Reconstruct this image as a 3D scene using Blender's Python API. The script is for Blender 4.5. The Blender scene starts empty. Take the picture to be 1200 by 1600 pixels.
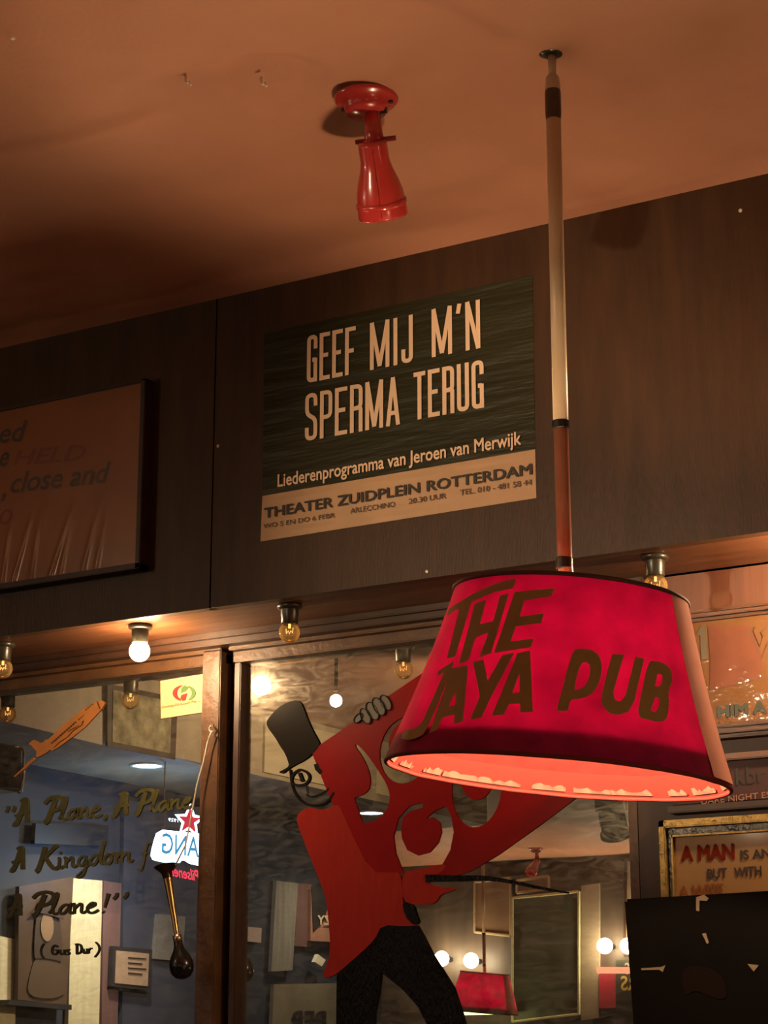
import bpy, bmesh, math, random
from mathutils import Vector, Matrix, noise
random.seed(7)
S = bpy.context.scene
COL = S.collection

# ------------------------------------------------------------------ camera, world, exposure
FPX, YAW, PITCH, DIST, CAMZ = 3180.0, -0.534, 0.2692, 3.13, 1.30
cy, sy, cp, sp = math.cos(YAW), math.sin(YAW), math.cos(PITCH), math.sin(PITCH)
CF = Vector((sy*cp, cy*cp, sp)); CR = Vector((cy, -sy, 0)); CU = CR.cross(CF); CC = Vector((0, -DIST, CAMZ))
cam = bpy.data.objects.new('camera', bpy.data.cameras.new('camera')); COL.objects.link(cam)
cam.data.sensor_fit = 'VERTICAL'; cam.data.sensor_height = 36; cam.data.lens = FPX*36/1600
cam.data.clip_start = 0.05
m3 = Matrix((CR, CU, -CF)).transposed(); cam.matrix_world = Matrix.Translation(CC) @ m3.to_4x4()
S.camera = cam
w = bpy.data.worlds.new('world'); S.world = w; w.use_nodes = True
w.node_tree.nodes['Background'].inputs[0].default_value = (.05, .022, .012, 1)
w.node_tree.nodes['Background'].inputs[1].default_value = .05
S.view_settings.view_transform = 'Standard'; S.view_settings.look = 'None'
S.view_settings.exposure = 0.0; S.view_settings.gamma = 1; S.view_settings.use_curve_mapping = False
S.cycles.use_denoising = True
S.cycles.max_bounces = 10; S.cycles.transparent_max_bounces = 16
S.cycles.sample_clamp_indirect = 6
# lamp strengths (radiance of the lit bulbs)
LIT_SOFFIT, LIT_RIGHT, LIT_SHADE, LIT_ROOM, LIT_BARE = 520, 1300, 720, 75, 160
BEAM = 175      # watts of the added spotlight left of the camera

# ------------------------------------------------------------------ pixel -> place helpers (1200x1600 frame)
def ray(x, y): return (x-600)/FPX*CR - (y-800)/FPX*CU + CF
def aty(x, y, Y):
    d = ray(x, y); return CC + d*((Y-CC.y)/d.y)
def atz(x, y, Z):
    d = ray(x, y); return CC + d*((Z-CC.z)/d.z)
def atx(x, y, X):
    d = ray(x, y); return CC + d*((X-CC.x)/d.x)
MY = 0.272                                   # the mirrors' plane
def flip(v): return Vector((v.x, 2*MY-v.y, v.z))
def wallx(x, y, X): return flip(atx(x, y, X))    # a point of the room met after the mirror
def wally(x, y, Y): return flip(aty(x, y, 2*MY-Y))
CEIL, SOF = 2.815, 2.166

# ------------------------------------------------------------------ materials
def mat(name, col, rough=.6, metal=0, var=0, scale=6, stretch=(1,1,1), col2=None, bump=0, bscale=None, emit=None, estr=0, spec=.5, sheen=0, coat=0, dist=.002):
    m = bpy.data.materials.new(name); m.use_nodes = True; n = m.node_tree.nodes; L = m.node_tree.links
    b = n['Principled BSDF']; b.inputs['Base Color'].default_value = (*col, 1)
    b.inputs['Roughness'].default_value = rough; b.inputs['Metallic'].default_value = metal
    b.inputs['Specular IOR Level'].default_value = spec
    if sheen: b.inputs['Sheen Weight'].default_value = sheen; b.inputs['Sheen Roughness'].default_value = .5
    if coat: b.inputs['Coat Weight'].default_value = coat; b.inputs['Coat Roughness'].default_value = .08
    if emit: b.inputs['Emission Color'].default_value = (*emit, 1); b.inputs['Emission Strength'].default_value = estr
    if var or bump:
        tc = n.new('ShaderNodeTexCoord'); mp = n.new('ShaderNodeMapping'); mp.inputs['Scale'].default_value = stretch
        L.new(tc.outputs['Object'], mp.inputs[0])
    if var:
        t = n.new('ShaderNodeTexNoise'); t.inputs['Scale'].default_value = scale; t.inputs['Detail'].default_value = 6; t.inputs['Roughness'].default_value = .62
        L.new(mp.outputs[0], t.inputs['Vector'])
        r = n.new('ShaderNodeValToRGB'); r.color_ramp.elements[0].position = .3; r.color_ramp.elements[1].position = .7
        c2 = col2 or tuple(c*(1-var) for c in col)
        r.color_ramp.elements[0].color = (*c2, 1); r.color_ramp.elements[1].color = (*col, 1)
        L.new(t.outputs['Fac'], r.inputs[0]); L.new(r.outputs[0], b.inputs['Base Color'])
    if bump:
        t2 = n.new('ShaderNodeTexNoise'); t2.inputs['Scale'].default_value = bscale or scale; t2.inputs['Detail'].default_value = 5
        L.new(mp.outputs[0], t2.inputs['Vector'])
        bp = n.new('ShaderNodeBump'); bp.inputs['Strength'].default_value = bump; bp.inputs['Distance'].default_value = dist
        L.new(t2.outputs['Fac'], bp.inputs['Height']); L.new(bp.outputs[0], b.inputs['Normal'])
    return m
def emat(name, col, s):
    m = bpy.data.materials.new(name); m.use_nodes = True; n = m.node_tree.nodes; n.clear()
    e = n.new('ShaderNodeEmission'); e.inputs[0].default_value = (*col, 1); e.inputs[1].default_value = s
    o = n.new('ShaderNodeOutputMaterial'); m.node_tree.links.new(e.outputs[0], o.inputs[0]); return m
def lin(r, g, b): return tuple(((c/255)/12.92 if c/255 <= .04045 else ((c/255+.055)/1.055)**2.4) for c in (r, g, b))

Mceil = mat('ceiling_paint', (.56,.265,.16), .62, var=.16, scale=2.2, bump=.25, bscale=90, spec=.35)
Mply = mat('dark_stained_plywood', (.072,.033,.014), .42, var=.5, scale=5, stretch=(5,1,.7), bump=.35, bscale=60, spec=.38)
Msoff = mat('red_brown_varnished_board', (.17,.064,.026), .38, var=.55, scale=7, stretch=(.8,6,6), bump=.4, bscale=30)
Mframe = mat('worn_brown_frame_wood', (.115,.052,.018), .45, var=.6, scale=22, stretch=(1,1,1), bump=.8, bscale=70, col2=(.06,.026,.010))
Mframed = mat('dark_frame_wood', (.060,.026,.013), .45, var=.5, scale=14, bump=.4)
Mpanel = mat('red_wood_panel', (.18,.068,.036), .45, var=.4, scale=6, stretch=(9,1,.5), bump=.2)
Mdarkwall = mat('dark_wall_wood', (.050,.022,.012), .5, var=.4, scale=7, stretch=(5,5,.5))
Mblackpl = mat('black_plastic', (.012,.010,.009), .3)
Mbake = mat('dark_bakelite', (.028,.024,.016), .32, spec=.6)
Mbrass = mat('aged_brass', (.62,.40,.16), .28, metal=1, var=.3, scale=12)
Mchrome = mat('chrome', (.7,.66,.58), .18, metal=1)
Mgold = mat('gold_leaf_frame', (.52,.36,.12), .34, metal=.75, var=.6, scale=60, bump=1, bscale=120)
Mrubber = mat('black_rubber', (.008,.008,.008), .22, spec=.6)
Mcreamink = mat('cream_ink', (.95,.70,.47), .55)
Mpostdark = mat('poster_black_green', (.034,.035,.015), .42, var=.3, scale=3, bump=1, bscale=6, stretch=(.7,1,6), dist=.006, spec=.22)
Mpostcream = mat('poster_buff', (.66,.43,.24), .45, var=.18, scale=9, bump=.4, bscale=14)
Mink = mat('dark_ink', (.030,.022,.016), .5)
Mpole = mat('cream_painted_pipe', (.66,.50,.32), .34, var=.3, scale=5, stretch=(2,2,.6), bump=.2, bscale=40)
Mpoledark = mat('stained_pipe', (.07,.035,.016), .4, var=.4, scale=30)
Mpolered = mat('glow_tinted_pipe', (.62,.26,.16), .36, var=.35, scale=16, stretch=(2,2,.7))  # lower pole: the lampshade's red glow put into the pipe colour
Mredpl = mat('red_spotlight_plastic', (.44,.034,.028), .24, spec=.55, coat=.4)
Mredpaint = mat('glossy_red_paint', (.28,.002,.003), .22, var=.25, scale=9, bump=.25, bscale=160, spec=.12, dist=.0006)
Mcoat = mat('orange_red_brushed_paint', (.37,.021,.010), .3, var=.75, scale=34, stretch=(2.6,1,.45), bump=.5, bscale=60, col2=(.29,.014,.007), spec=.12, dist=.0008)
Mblackpaint = mat('glossy_black_paint', (.003,.0025,.002), .14, bump=1, bscale=70, spec=.22, dist=.004, stretch=(2.6,1,.9))
Mhat = mat('brown_black_paint', (.008,.0055,.003), .28, bump=.3, bscale=220, spec=.08, dist=.0006)
Mgreyfing = mat('grey_finger_paint', (.12,.11,.09), .35)
Molive = mat('olive_gold_lettering', (.085,.080,.014), .4, var=.4, scale=40, bump=.4)
Mplane = mat('orange_airplane_paint', (.48,.19,.05), .45, var=.2, scale=30)
Mplaned = mat('dark_plane_lines', (.06,.03,.012), .5)
Mgoldletter = mat('brown_gold_lettering', (.46,.25,.075), .6, var=.15, scale=30)
Msticker = mat('pale_yellow_sticker', (.62,.50,.25), .5)
Mred = mat('print_red', (.45,.03,.03), .5); Mgreen = mat('print_green', (.10,.20,.06), .5)
Mcord = mat('grey_white_cord', (.5,.46,.4), .6)
Mscrew = mat('pale_screw_head', (.85,.75,.60), .3, spec=.8)
Mfilm = mat('glossy_print', (.24,.115,.048), .09, var=.3, scale=4, bump=1, bscale=14, coat=.8, dist=.004)
Mfloor = mat('dark_floor', (.10,.06,.04), .5, var=.3, scale=3)
Mtape = mat('worn_tape', (.09,.06,.028), .6)
Mlining = mat('torn_paper', (.22,.12,.085), .7, var=.3, scale=40)

def shade_mat(name, col, trans, tw, sheen):
    m = bpy.data.materials.new(name); m.use_nodes = True; n = m.node_tree.nodes; L = m.node_tree.links
    out = n['Material Output']; b = n['Principled BSDF']
    tc = n.new('ShaderNodeTexCoord'); t = n.new('ShaderNodeTexNoise'); t.inputs['Scale'].default_value = 26; t.inputs['Detail'].default_value = 7
    L.new(tc.outputs['Object'], t.inputs['Vector'])
    def ramp(c, v):
        r = n.new('ShaderNodeValToRGB'); r.color_ramp.elements[0].position = .3; r.color_ramp.elements[1].position = .72
        r.color_ramp.elements[0].color = (*[x*(1-v) for x in c], 1); r.color_ramp.elements[1].color = (*c, 1)
        L.new(t.outputs['Fac'], r.inputs[0]); return r
    r1 = ramp(col, .3); r2 = ramp(trans, .45)
    L.new(r1.outputs[0], b.inputs['Base Color']); b.inputs['Roughness'].default_value = .85; b.inputs['Specular IOR Level'].default_value = .2
    b.inputs['Sheen Weight'].default_value = sheen; b.inputs['Sheen Roughness'].default_value = .45; b.inputs['Sheen Tint'].default_value = (1,.45,.32,1)
    tr = n.new('ShaderNodeBsdfTranslucent'); L.new(r2.outputs[0], tr.inputs[0])
    mx = n.new('ShaderNodeMixShader'); mx.inputs[0].default_value = tw
    L.new(b.outputs[0], mx.inputs[1]); L.new(tr.outputs[0], mx.inputs[2]); L.new(mx.outputs[0], out.inputs[0]); return m
Mshade = shade_mat('magenta_red_velvet', (.50,.012,.09), (.85,.010,.27), .25, .6)
Mseam = shade_mat('coral_seam_fabric', (.58,.15,.09), (.6,.06,.03), .10, 1)
Mline = shade_mat('coral_lining', (.125,.0165,.0125), (.9,.38,.34), .24, 0)
Mhem = mat('coral_hem_lining', (.14,.019,.015), .8, spec=.05)
Mrim = mat('dark_rim_tape', (.09,.03,.015), .7)
Mbind = mat('pink_binding', (.19,.03,.025), .8, spec=.1)

def mirror_mat():
    m = bpy.data.materials.new('smeared_old_mirror'); m.use_nodes = True; n = m.node_tree.nodes; L = m.node_tree.links; n.clear()
    out = n.new('ShaderNodeOutputMaterial')
    g = n.new('ShaderNodeBsdfGlossy'); g.inputs['Color'].default_value = (.66,.64,.58,1); g.inputs['Roughness'].default_value = .0
    g2 = n.new('ShaderNodeBsdfGlossy'); g2.inputs['Color'].default_value = (.62,.58,.48,1); g2.inputs['Roughness'].default_value = .28
    d = n.new('ShaderNodeBsdfDiffuse'); d.inputs['Color'].default_value = (.40,.36,.28,1)
    tc = n.new('ShaderNodeTexCoord'); mp = n.new('ShaderNodeMapping'); mp.inputs['Scale'].default_value = (3.5,1,11); mp.inputs['Rotation'].default_value = (0,.35,0)
    L.new(tc.outputs['Object'], mp.inputs[0])
    t = n.new('ShaderNodeTexNoise'); t.inputs['Scale'].default_value = 4.2; t.inputs['Detail'].default_value = 10; t.inputs['Roughness'].default_value = .7; t.inputs['Distortion'].default_value = 1.8
    L.new(mp.outputs[0], t.inputs['Vector'])
    r = n.new('ShaderNodeMapRange'); r.inputs[1].default_value = .42; r.inputs[2].default_value = .75; r.inputs[3].default_value = .03; r.inputs[4].default_value = .26
    L.new(t.outputs['Fac'], r.inputs[0])
    a = n.new('ShaderNodeMixShader'); a.inputs[0].default_value = .45; L.new(g2.outputs[0], a.inputs[1]); L.new(d.outputs[0], a.inputs[2])
    x = n.new('ShaderNodeMixShader'); L.new(r.outputs[0], x.inputs[0]); L.new(g.outputs[0], x.inputs[1]); L.new(a.outputs[0], x.inputs[2])
    L.new(x.outputs[0], out.inputs[0]); return m
Mmirror = mirror_mat()
def bulb_glass():
    m = bpy.data.materials.new('clear_bulb_glass'); m.use_nodes = True; n = m.node_tree.nodes; L = m.node_tree.links; n.clear()
    out = n.new('ShaderNodeOutputMaterial'); tr = n.new('ShaderNodeBsdfTransparent'); tr.inputs[0].default_value = (1,.92,.72,1)
    g = n.new('ShaderNodeBsdfGlossy'); g.inputs['Roughness'].default_value = .06; g.inputs['Color'].default_value = (1,.9,.7,1)
    f = n.new('ShaderNodeLayerWeight'); f.inputs[0].default_value = .28
    mx = n.new('ShaderNodeMixShader'); L.new(f.outputs['Fresnel'], mx.inputs[0]); L.new(tr.outputs[0], mx.inputs[1]); L.new(g.outputs[0], mx.inputs[2])
    df = n.new('ShaderNodeBsdfTranslucent'); df.inputs[0].default_value = (.95,.72,.38,1); d2 = n.new('ShaderNodeBsdfDiffuse'); d2.inputs[0].default_value = (.9,.68,.36,1)
    ad = n.new('ShaderNodeMixShader'); L.new(df.outputs[0], ad.inputs[1]); L.new(d2.outputs[0], ad.inputs[2])
    m2 = n.new('ShaderNodeMixShader'); m2.inputs[0].default_value = .16; L.new(mx.outputs[0], m2.inputs[1]); L.new(ad.outputs[0], m2.inputs[2])
    L.new(m2.outputs[0], out.inputs[0]); return m
Mglass = bulb_glass()
WARM = (1.0, .66, .36)
Mfil = emat('warm_filament', (1,.45,.15), 3)
Mlit = emat('lit_bulb', WARM, LIT_SOFFIT); Mlitr = emat('lit_bulb_right', WARM, LIT_RIGHT)
Mlits = emat('lit_shade_bulb', (1,.66,.38), LIT_SHADE); Mlitroom = emat('lit_room_bulb', (1,.82,.55), LIT_ROOM); Mlitbare = emat('added_bare_bulb', WARM, LIT_BARE)

# ------------------------------------------------------------------ object helpers
def tag(o, label=None, cat=None, group=None, kind=None):
    if label: o['label'] = label
    if cat: o['category'] = cat
    if group: o['group'] = group
    if kind: o['kind'] = kind
    return o
def thing(name, loc, label, cat, group=None):
    o = bpy.data.objects.new(name, None); COL.objects.link(o); o.location = loc; o.empty_display_size = .02
    return tag(o, label, cat, group)
def link(name, me, m, parent=None, kind=None, smooth=False):
    o = bpy.data.objects.new(name, me); COL.objects.link(o)
    if m: me.materials.append(m)
    if smooth:
        for p in me.polygons: p.use_smooth = True
    if parent:
        o.parent = parent
        if parent.type == 'EMPTY': o.matrix_parent_inverse = Matrix.Translation(-parent.location)
    if kind: o['kind'] = kind
    return o
def children(r): return [o for o in COL.objects if o.parent == r]
def dup(root, loc, label=None, group=None):
    r = root.copy(); COL.objects.link(r); r.location = loc
    if label: r['label'] = label
    if group: r['group'] = group
    for ch in children(root):
        c = ch.copy(); COL.objects.link(c); c.parent = r; c.matrix_parent_inverse = ch.matrix_parent_inverse.copy()
        for g in children(ch):
            d = g.copy(); COL.objects.link(d); d.parent = c; d.matrix_parent_inverse = g.matrix_parent_inverse.copy()
    return r
class MB:
    def __init__(s): s.v = []; s.f = []
    def add(s, vs, fs):
        k = len(s.v); s.v += [tuple(v) for v in vs]; s.f += [tuple(i+k for i in f) for f in fs]; return s
    def box(s, a, b, rot=None):
        x0,y0,z0 = a; x1,y1,z1 = b
        vs = [Vector(q) for q in ((x0,y0,z0),(x1,y0,z0),(x1,y1,z0),(x0,y1,z0),(x0,y0,z1),(x1,y0,z1),(x1,y1,z1),(x0,y1,z1))]
        if rot:
            c = (Vector(a)+Vector(b))/2; vs = [c+rot@(v-c) for v in vs]
        return s.add(vs, [(0,3,2,1),(4,5,6,7),(0,1,5,4),(1,2,6,5),(2,3,7,6),(3,0,4,7)])
    def tube(s, pts, r, n=12, cap=True):
        pts = [Vector(p) for p in pts]; rs = r if isinstance(r, (list, tuple)) else [r]*len(pts)
        rings = []; prev = None
        for i, p in enumerate(pts):
            t = (pts[min(i+1,len(pts)-1)]-pts[max(i-1,0)]).normalized()
            ref = prev or (Vector((0,0,1)) if abs(t.z) < .9 else Vector((1,0,0)))
            u = ref - t*ref.dot(t); u.normalize(); prev = u; v = t.cross(u)
            rings.append([p+rs[i]*(math.cos(a)*u+math.sin(a)*v) for a in [2*math.pi*k/n for k in range(n)]])
        vs = [q for R in rings for q in R]; fs = []
        for i in range(len(pts)-1):
            for k in range(n): fs.append((i*n+k, i*n+(k+1)%n, (i+1)*n+(k+1)%n, (i+1)*n+k))
        if cap: fs += [tuple(range(n-1,-1,-1)), tuple(range((len(pts)-1)*n, len(pts)*n))]
        return s.add(vs, fs)
    def lathe(s, prof, o, ax=(0,0,1), n=32, cap=False):      # prof: (radius, distance along axis)
        ax = Vector(ax).normalized(); o = Vector(o); u = ax.orthogonal().normalized(); v = ax.cross(u)
        vs = []; fs = []
        for r, h in prof:
            for k in range(n):
                a = 2*math.pi*k/n; vs.append(o+ax*h+max(r,1e-5)*(math.cos(a)*u+math.sin(a)*v))
        for i in range(len(prof)-1):
            for k in range(n): fs.append((i*n+k, i*n+(k+1)%n, (i+1)*n+(k+1)%n, (i+1)*n+k))
        if cap: fs += [tuple(range(n-1,-1,-1)), tuple(range((len(prof)-1)*n, len(prof)*n))]
        return s.add(vs, fs)
    def quad(s, a, b, c, d): return s.add([a,b,c,d], [(0,1,2,3)])
    def build(s, name, m, parent=None, kind=None, smooth=False, bevel=0):
        me = bpy.data.meshes.new(name); me.from_pydata(s.v, [], s.f); me.update()
        bm = bmesh.new(); bm.from_mesh(me)
        bmesh.ops.recalc_face_normals(bm, faces=bm.faces)
        if bevel: bmesh.ops.bevel(bm, geom=bm.edges[:], offset=bevel, segments=2, affect='EDGES', clamp_overlap=True)
        bm.to_mesh(me); bm.free()
        return link(name, me, m, parent, kind, smooth)
def fill(polys):                                      # 2D loops (outer and holes) -> bmesh in the xy plane
    bm = bmesh.new()
    for loop in polys:
        vs = [bm.verts.new((p[0], p[1], 0)) for p in loop]
        for i in range(len(vs)): bm.edges.new((vs[i], vs[(i+1) % len(vs)]))
    bmesh.ops.triangle_fill(bm, use_beauty=True, edges=bm.edges[:], normal=(0,0,1))
    return bm
def flat(name, groups, fn, m, parent, thick=Vector((0,-.0015,0)), cuts=0):
    """outlines cut from sheet: 2D loops mapped by fn into the room, given a thickness"""
    me = bpy.data.meshes.new(name); tot = bmesh.new()
    for polys in groups:
        bm = fill(polys)
        if cuts: bmesh.ops.subdivide_edges(bm, edges=bm.edges[:], cuts=cuts, use_grid_fill=True)
        for v in bm.verts: v.co = fn(v.co.x, v.co.y)
        if thick is not None and bm.faces:
            g = bmesh.ops.extrude_face_region(bm, geom=bm.faces[:])
            for e in g['geom']:
                if isinstance(e, bmesh.types.BMVert): e.co += thick
        bmesh.ops.recalc_face_normals(bm, faces=bm.faces)
        tmp = bpy.data.meshes.new('t'); bm.to_mesh(tmp); bm.free(); tot.from_mesh(tmp); bpy.data.meshes.remove(tmp)
    tot.to_mesh(me); tot.free()
    return link(name, me, m, parent)
def smooth_loop(pts, n=2):
    for _ in range(n):
        q = []
        for i in range(len(pts)):
            a = pts[i]; b = pts[(i+1) % len(pts)]
            q += [(a[0]*.75+b[0]*.25, a[1]*.75+b[1]*.25), (a[0]*.25+b[0]*.75, a[1]*.25+b[1]*.75)]
        pts = q
    return pts
def smooth_open(pts, n=2):
    for _ in range(n):
        q = [pts[0]]
        for a, b in zip(pts, pts[1:]):
            q += [(a[0]*.75+b[0]*.25, a[1]*.75+b[1]*.25), (a[0]*.25+b[0]*.75, a[1]*.25+b[1]*.75)]
        pts = q+[pts[-1]]
    return pts
def stroke(pts, wd):                                  # one brush stroke as a closed outline; wd number or per-point list
    n = len(pts); ws = wd if isinstance(wd, (list, tuple)) else [wd]*n
    if len(ws) != n: ws = [ws[0]+(ws[-1]-ws[0])*i/(n-1) for i in range(n)]
    L = []; R = []
    for i, p in enumerate(pts):
        a = Vector(pts[max(i-1,0)][:2]); b = Vector(pts[min(i+1,n-1)][:2]); c = Vector(p[:2])
        t1 = (c-a).normalized() if i > 0 else (b-c).normalized(); t2 = (b-c).normalized() if i < n-1 else t1
        t = (t1+t2); t = t.normalized() if t.length > 1e-6 else t1
        nn = Vector((-t.y, t.x)); k = 1/max(.5, nn.dot(Vector((-t1.y, t1.x)))); h = ws[i]/2*k
        L.append((c.x+nn.x*h, c.y+nn.y*h)); R.append((c.x-nn.x*h, c.y-nn.y*h))
    return L+R[::-1]
def strokes(name, lines, fn, m, parent, thick=Vector((0,-.0012,0))):
    """strokes as quad strips; each line is (points, width)"""
    mb = MB()
    for si, (pts, wd) in enumerate(lines):
        o = stroke(pts, wd); n = len(o)//2; A = o[:n]; B = o[n:][::-1]
        jit = thick.normalized()*(si%9)*4e-5; V = [fn(*q)+jit for q in A]+[fn(*q)+jit for q in B]; T = [v+thick for v in V]
        fs = []
        for i in range(n-1):
            fs += [(i,i+1,n+i+1,n+i), (2*n+i,3*n+i,3*n+i+1,2*n+i+1), (i,2*n+i,2*n+i+1,i+1), (n+i,n+i+1,3*n+i+1,3*n+i)]
        fs += [(0,n,3*n,2*n), (n-1,3*n-1,4*n-1,2*n-1)]
        mb.add(V+T, fs)
    return mb.build(name, m, parent)
def text_mesh(body, bold=0, shear=0, space=1):
    cu = bpy.data.curves.new('t', 'FONT'); cu.body = body; cu.size = 1; cu.offset = bold; cu.shear = shear; cu.resolution_u = 3; cu.space_character = space
    o = bpy.data.objects.new('t', cu); COL.objects.link(o); bpy.context.view_layer.update()
    me = bpy.data.meshes.new_from_object(o.evaluated_get(bpy.context.evaluated_depsgraph_get()))
    bpy.data.objects.remove(o); bpy.data.curves.remove(cu); return me
def lettering(name, body, a, b, cap, m, parent, up=Vector((0,0,1)), off=Vector((0,-.001,0)), bold=0, shear=0, space=1):
    """a line of type from a to b (baseline, world), capitals 'cap' metres high"""
    me = text_mesh(body, 0, shear, space); xs = [v.co.x for v in me.vertices]; x0, x1 = min(xs), max(xs)
    d = b-a; k = cap/.73; nrm = off.normalized()
    src = [(v.co.x, v.co.y) for v in me.vertices]; fcs = [tuple(p.vertices) for p in me.polygons]; V = []; F = []
    for i, (ox, oy) in enumerate([(0,0)] if not bold else [(-bold,0),(bold,0),(-bold/2,bold),(bold/2,-bold)]):   # heavier type: the outline thickened
        n0 = len(V); F += [tuple(q+n0 for q in f) for f in fcs]
        V += [a+d*((x+ox-x0)/(x1-x0))+up*((y+oy)*k)+off+nrm*(i*3e-5) for x, y in src]
    me2 = bpy.data.meshes.new(name); me2.from_pydata(V, [], F); me2.update(); bpy.data.meshes.remove(me); me = me2
    return link(name, me, m, parent)

# condensed poster capitals drawn as strokes in a w x 1 box
def rc(pts, r, closed=False):
    out = []
    for i, p in enumerate(pts):
        if i in (0, len(pts)-1): out.append(p); continue
        P = Vector(p); a = Vector(pts[i-1])-P; b = Vector(pts[i+1])-P; k = min(r, a.length*.5, b.length*.5)
        A = P+a.normalized()*k; B = P+b.normalized()*k
        for t in (0,.25,.5,.75,1): q = A*(1-t)**2+P*2*t*(1-t)+B*t*t; out.append((q.x, q.y))
    o2 = [out[0]]
    for p in out[1:]:
        if (Vector(p)-Vector(o2[-1])).length > 1e-4: o2.append(p)
    return o2
def glyph(c, w, s):
    h = s/2; l, r, b, t = h, w-h, h, 1-h; q = min(.16, (r-l)*.5)
    G = {'E': [[(r+h,t),(l,t)],[(l,1),(l,0)],[(l,.52),(r,.52)],[(l,b),(r+h,b)]],
     'F': [[(r+h,t),(l,t)],[(l,1),(l,0)],[(l,.5),(r,.5)]],
     'G': [rc([(r,.70),(r,t),(l,t),(l,b),(r,b),(r,.47)], q),[(r,0),(r,.5)],[(r,.47),(w*.52,.47)]],
     'M': [[(l,0),(l,1)],[(l,1),(w/2,.05)],[(w/2,.05),(r,1)],[(r,1),(r,0)]],
     'N': [[(l,0),(l,1)],[(l,1),(r,0)],[(r,0),(r,1)]],
     'I': [[(w/2,0),(w/2,1)]],
     'J': [rc([(l,.30),(l,b),(r,b),(r,1)], q)],
     'S': [rc([(r,.72),(r,t),(l,t),(l,.56),(r,.44),(r,b),(l,b),(l,.28)], q)],
     'P': [[(l,0),(l,1)], rc([(l,t),(r,t),(r,.44),(l,.44)], q)],
     'R': [[(l,0),(l,1)], rc([(l,t),(r,t),(r,.50),(l,.50)], q), rc([(w*.5,.50),(r,.50),(r,0)], q*.8)],
     'A': [[(l,0),(w/2,1)],[(w/2,1),(r,0)],[(w*.22,.26),(w*.78,.26)]],
     'T': [[(0,t),(w,t)],[(w/2,1),(w/2,0)]],
     'U': [rc([(l,1),(l,b),(r,b),(r,1)], q)],
     'H': [[(l,0),(l,1)],[(r,0),(r,1)],[(l,.5),(r,.5)]],
     'W': [[(l,1),(w*.28,0)],[(w*.28,0),(w/2,.9)],[(w/2,.9),(w*.72,0)],[(w*.72,0),(r,1)]],
     'B': [[(l,0),(l,1)], rc([(l,t),(r,t),(r,.52),(l,.52)], q), rc([(l,.52),(r,.52),(r,b),(l,b)], q)],
     "'": [[(w*.62,1),(w*.4,.80)]]}
    return G[c]
GW = {'M':1.42,'I':.42,'J':.82,"'":.5,'W':1.5,'T':1.0,'A':1.1}
def caps(name, words, fn, m, parent, thick, sw):
    """words: (text, x0, x1, y) in sheet units where height is 1; fn maps (x, y)"""
    L = []
    for tx, x0, x1, base, hgt in words:
        tot = sum(GW.get(c,1) for c in tx)+.22*(len(tx)-1); u = (x1-x0)/tot; x = x0
        for c in tx:
            wd = GW.get(c,1)*u
            for pl in glyph(c, wd/hgt, sw/hgt): L.append(([(x+px*hgt, base+py*hgt) for px, py in pl], sw))
            x += wd+.22*u
    return strokes(name, L, fn, m, parent, thick)

# ================================================================== THE SETTING
XL, XR, YB = -9.5, 2.4, -9.86
MB().box((XL,YB,-.1),(XR,.32,0)).build('floor', Mfloor, kind='structure')
# ceiling: uneven plaster, a chipped patch, a ridge
def ceiling():
    mb = MB(); x0,x1,y0,y1 = -3.2,0.2,-1.7,0.0; nx,ny = 280,140; vs = []
    c = atz(430,130,CEIL); r1 = atz(0,242,CEIL); r2 = atz(290,165,CEIL); bl = [(atz(400,237,CEIL),.035,.004),(atz(345,232,CEIL),.05,.003),(atz(600,250,CEIL),.12,.005)]
    for j in range(ny+1):
        for i in range(nx+1):
            x = x0+(x1-x0)*i/nx; y = y0+(y1-y0)*j/ny; p = Vector((x,y,0))
            z = .030*noise.noise((x*1.9,y*2.6,0))+.009*noise.noise((x*5,y*6,3))+.0018*noise.noise((x*17,y*19,5))
            d = ((x-c.x)**2+(y-c.y)**2)**.5+.02*noise.noise((x*14,y*14,1)); z += .014/(1+math.exp((d-.085)/.008))
            ab = Vector((r2.x-r1.x,r2.y-r1.y)); t = ((x-r1.x)*ab.x+(y-r1.y)*ab.y)/ab.length_squared
            if -.3 < t < 1:
                q = Vector((r1.x,r1.y))+ab*t; dd = (q-Vector((x,y))).length; z -= .010*math.exp(-(dd/.018)**2)*min(1,max(0,(1-t)*4))
            for b, rr, hh in bl: z -= hh*math.exp(-(((x-b.x)**2+(y-b.y)**2)/(rr*rr)))
            e = min(1, -y/.05, (x-x0)/.2, (x1-x)/.2, (y-y0)/.2); z *= max(0,e)
            if y > -.06: z -= .012*(1-(-y/.06))
            vs.append((x,y,CEIL+z))
    fs = [(j*(nx+1)+i, j*(nx+1)+i+1, (j+1)*(nx+1)+i+1, (j+1)*(nx+1)+i) for j in range(ny) for i in range(nx)]
    mb.add(vs, fs)
    for a, b in (((XL,y1),(XR,.32)),((XL,YB),(XR,y0)),((XL,y0),(x0,y1)),((x1,y0),(XR,y1))):
        mb.quad((a[0],a[1],CEIL),(b[0],a[1],CEIL),(b[0],b[1],CEIL),(a[0],b[1],CEIL))
    mb.box((XL,YB,CEIL+.05),(XR,.32,CEIL+.1))
    mb.build('ceiling', Mceil, kind='structure', smooth=True)
ceiling()
SEAM = aty(329,900,0).x
f = MB()
f.box((-5.5,0,SOF),(SEAM-.0018,.022,CEIL+.02)); f.box((SEAM+.0018,0.0,SOF),(XR,.022,CEIL+.02)); f.box((SEAM-.01,.006,SOF),(SEAM+.01,.02,CEIL))
f.build('wall_front', Mply, kind='structure')
MB().box((-5.5,.0225,SOF),(XR,.30,SOF+.02)).build('trim_1', Msoff, kind='structure')
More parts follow.
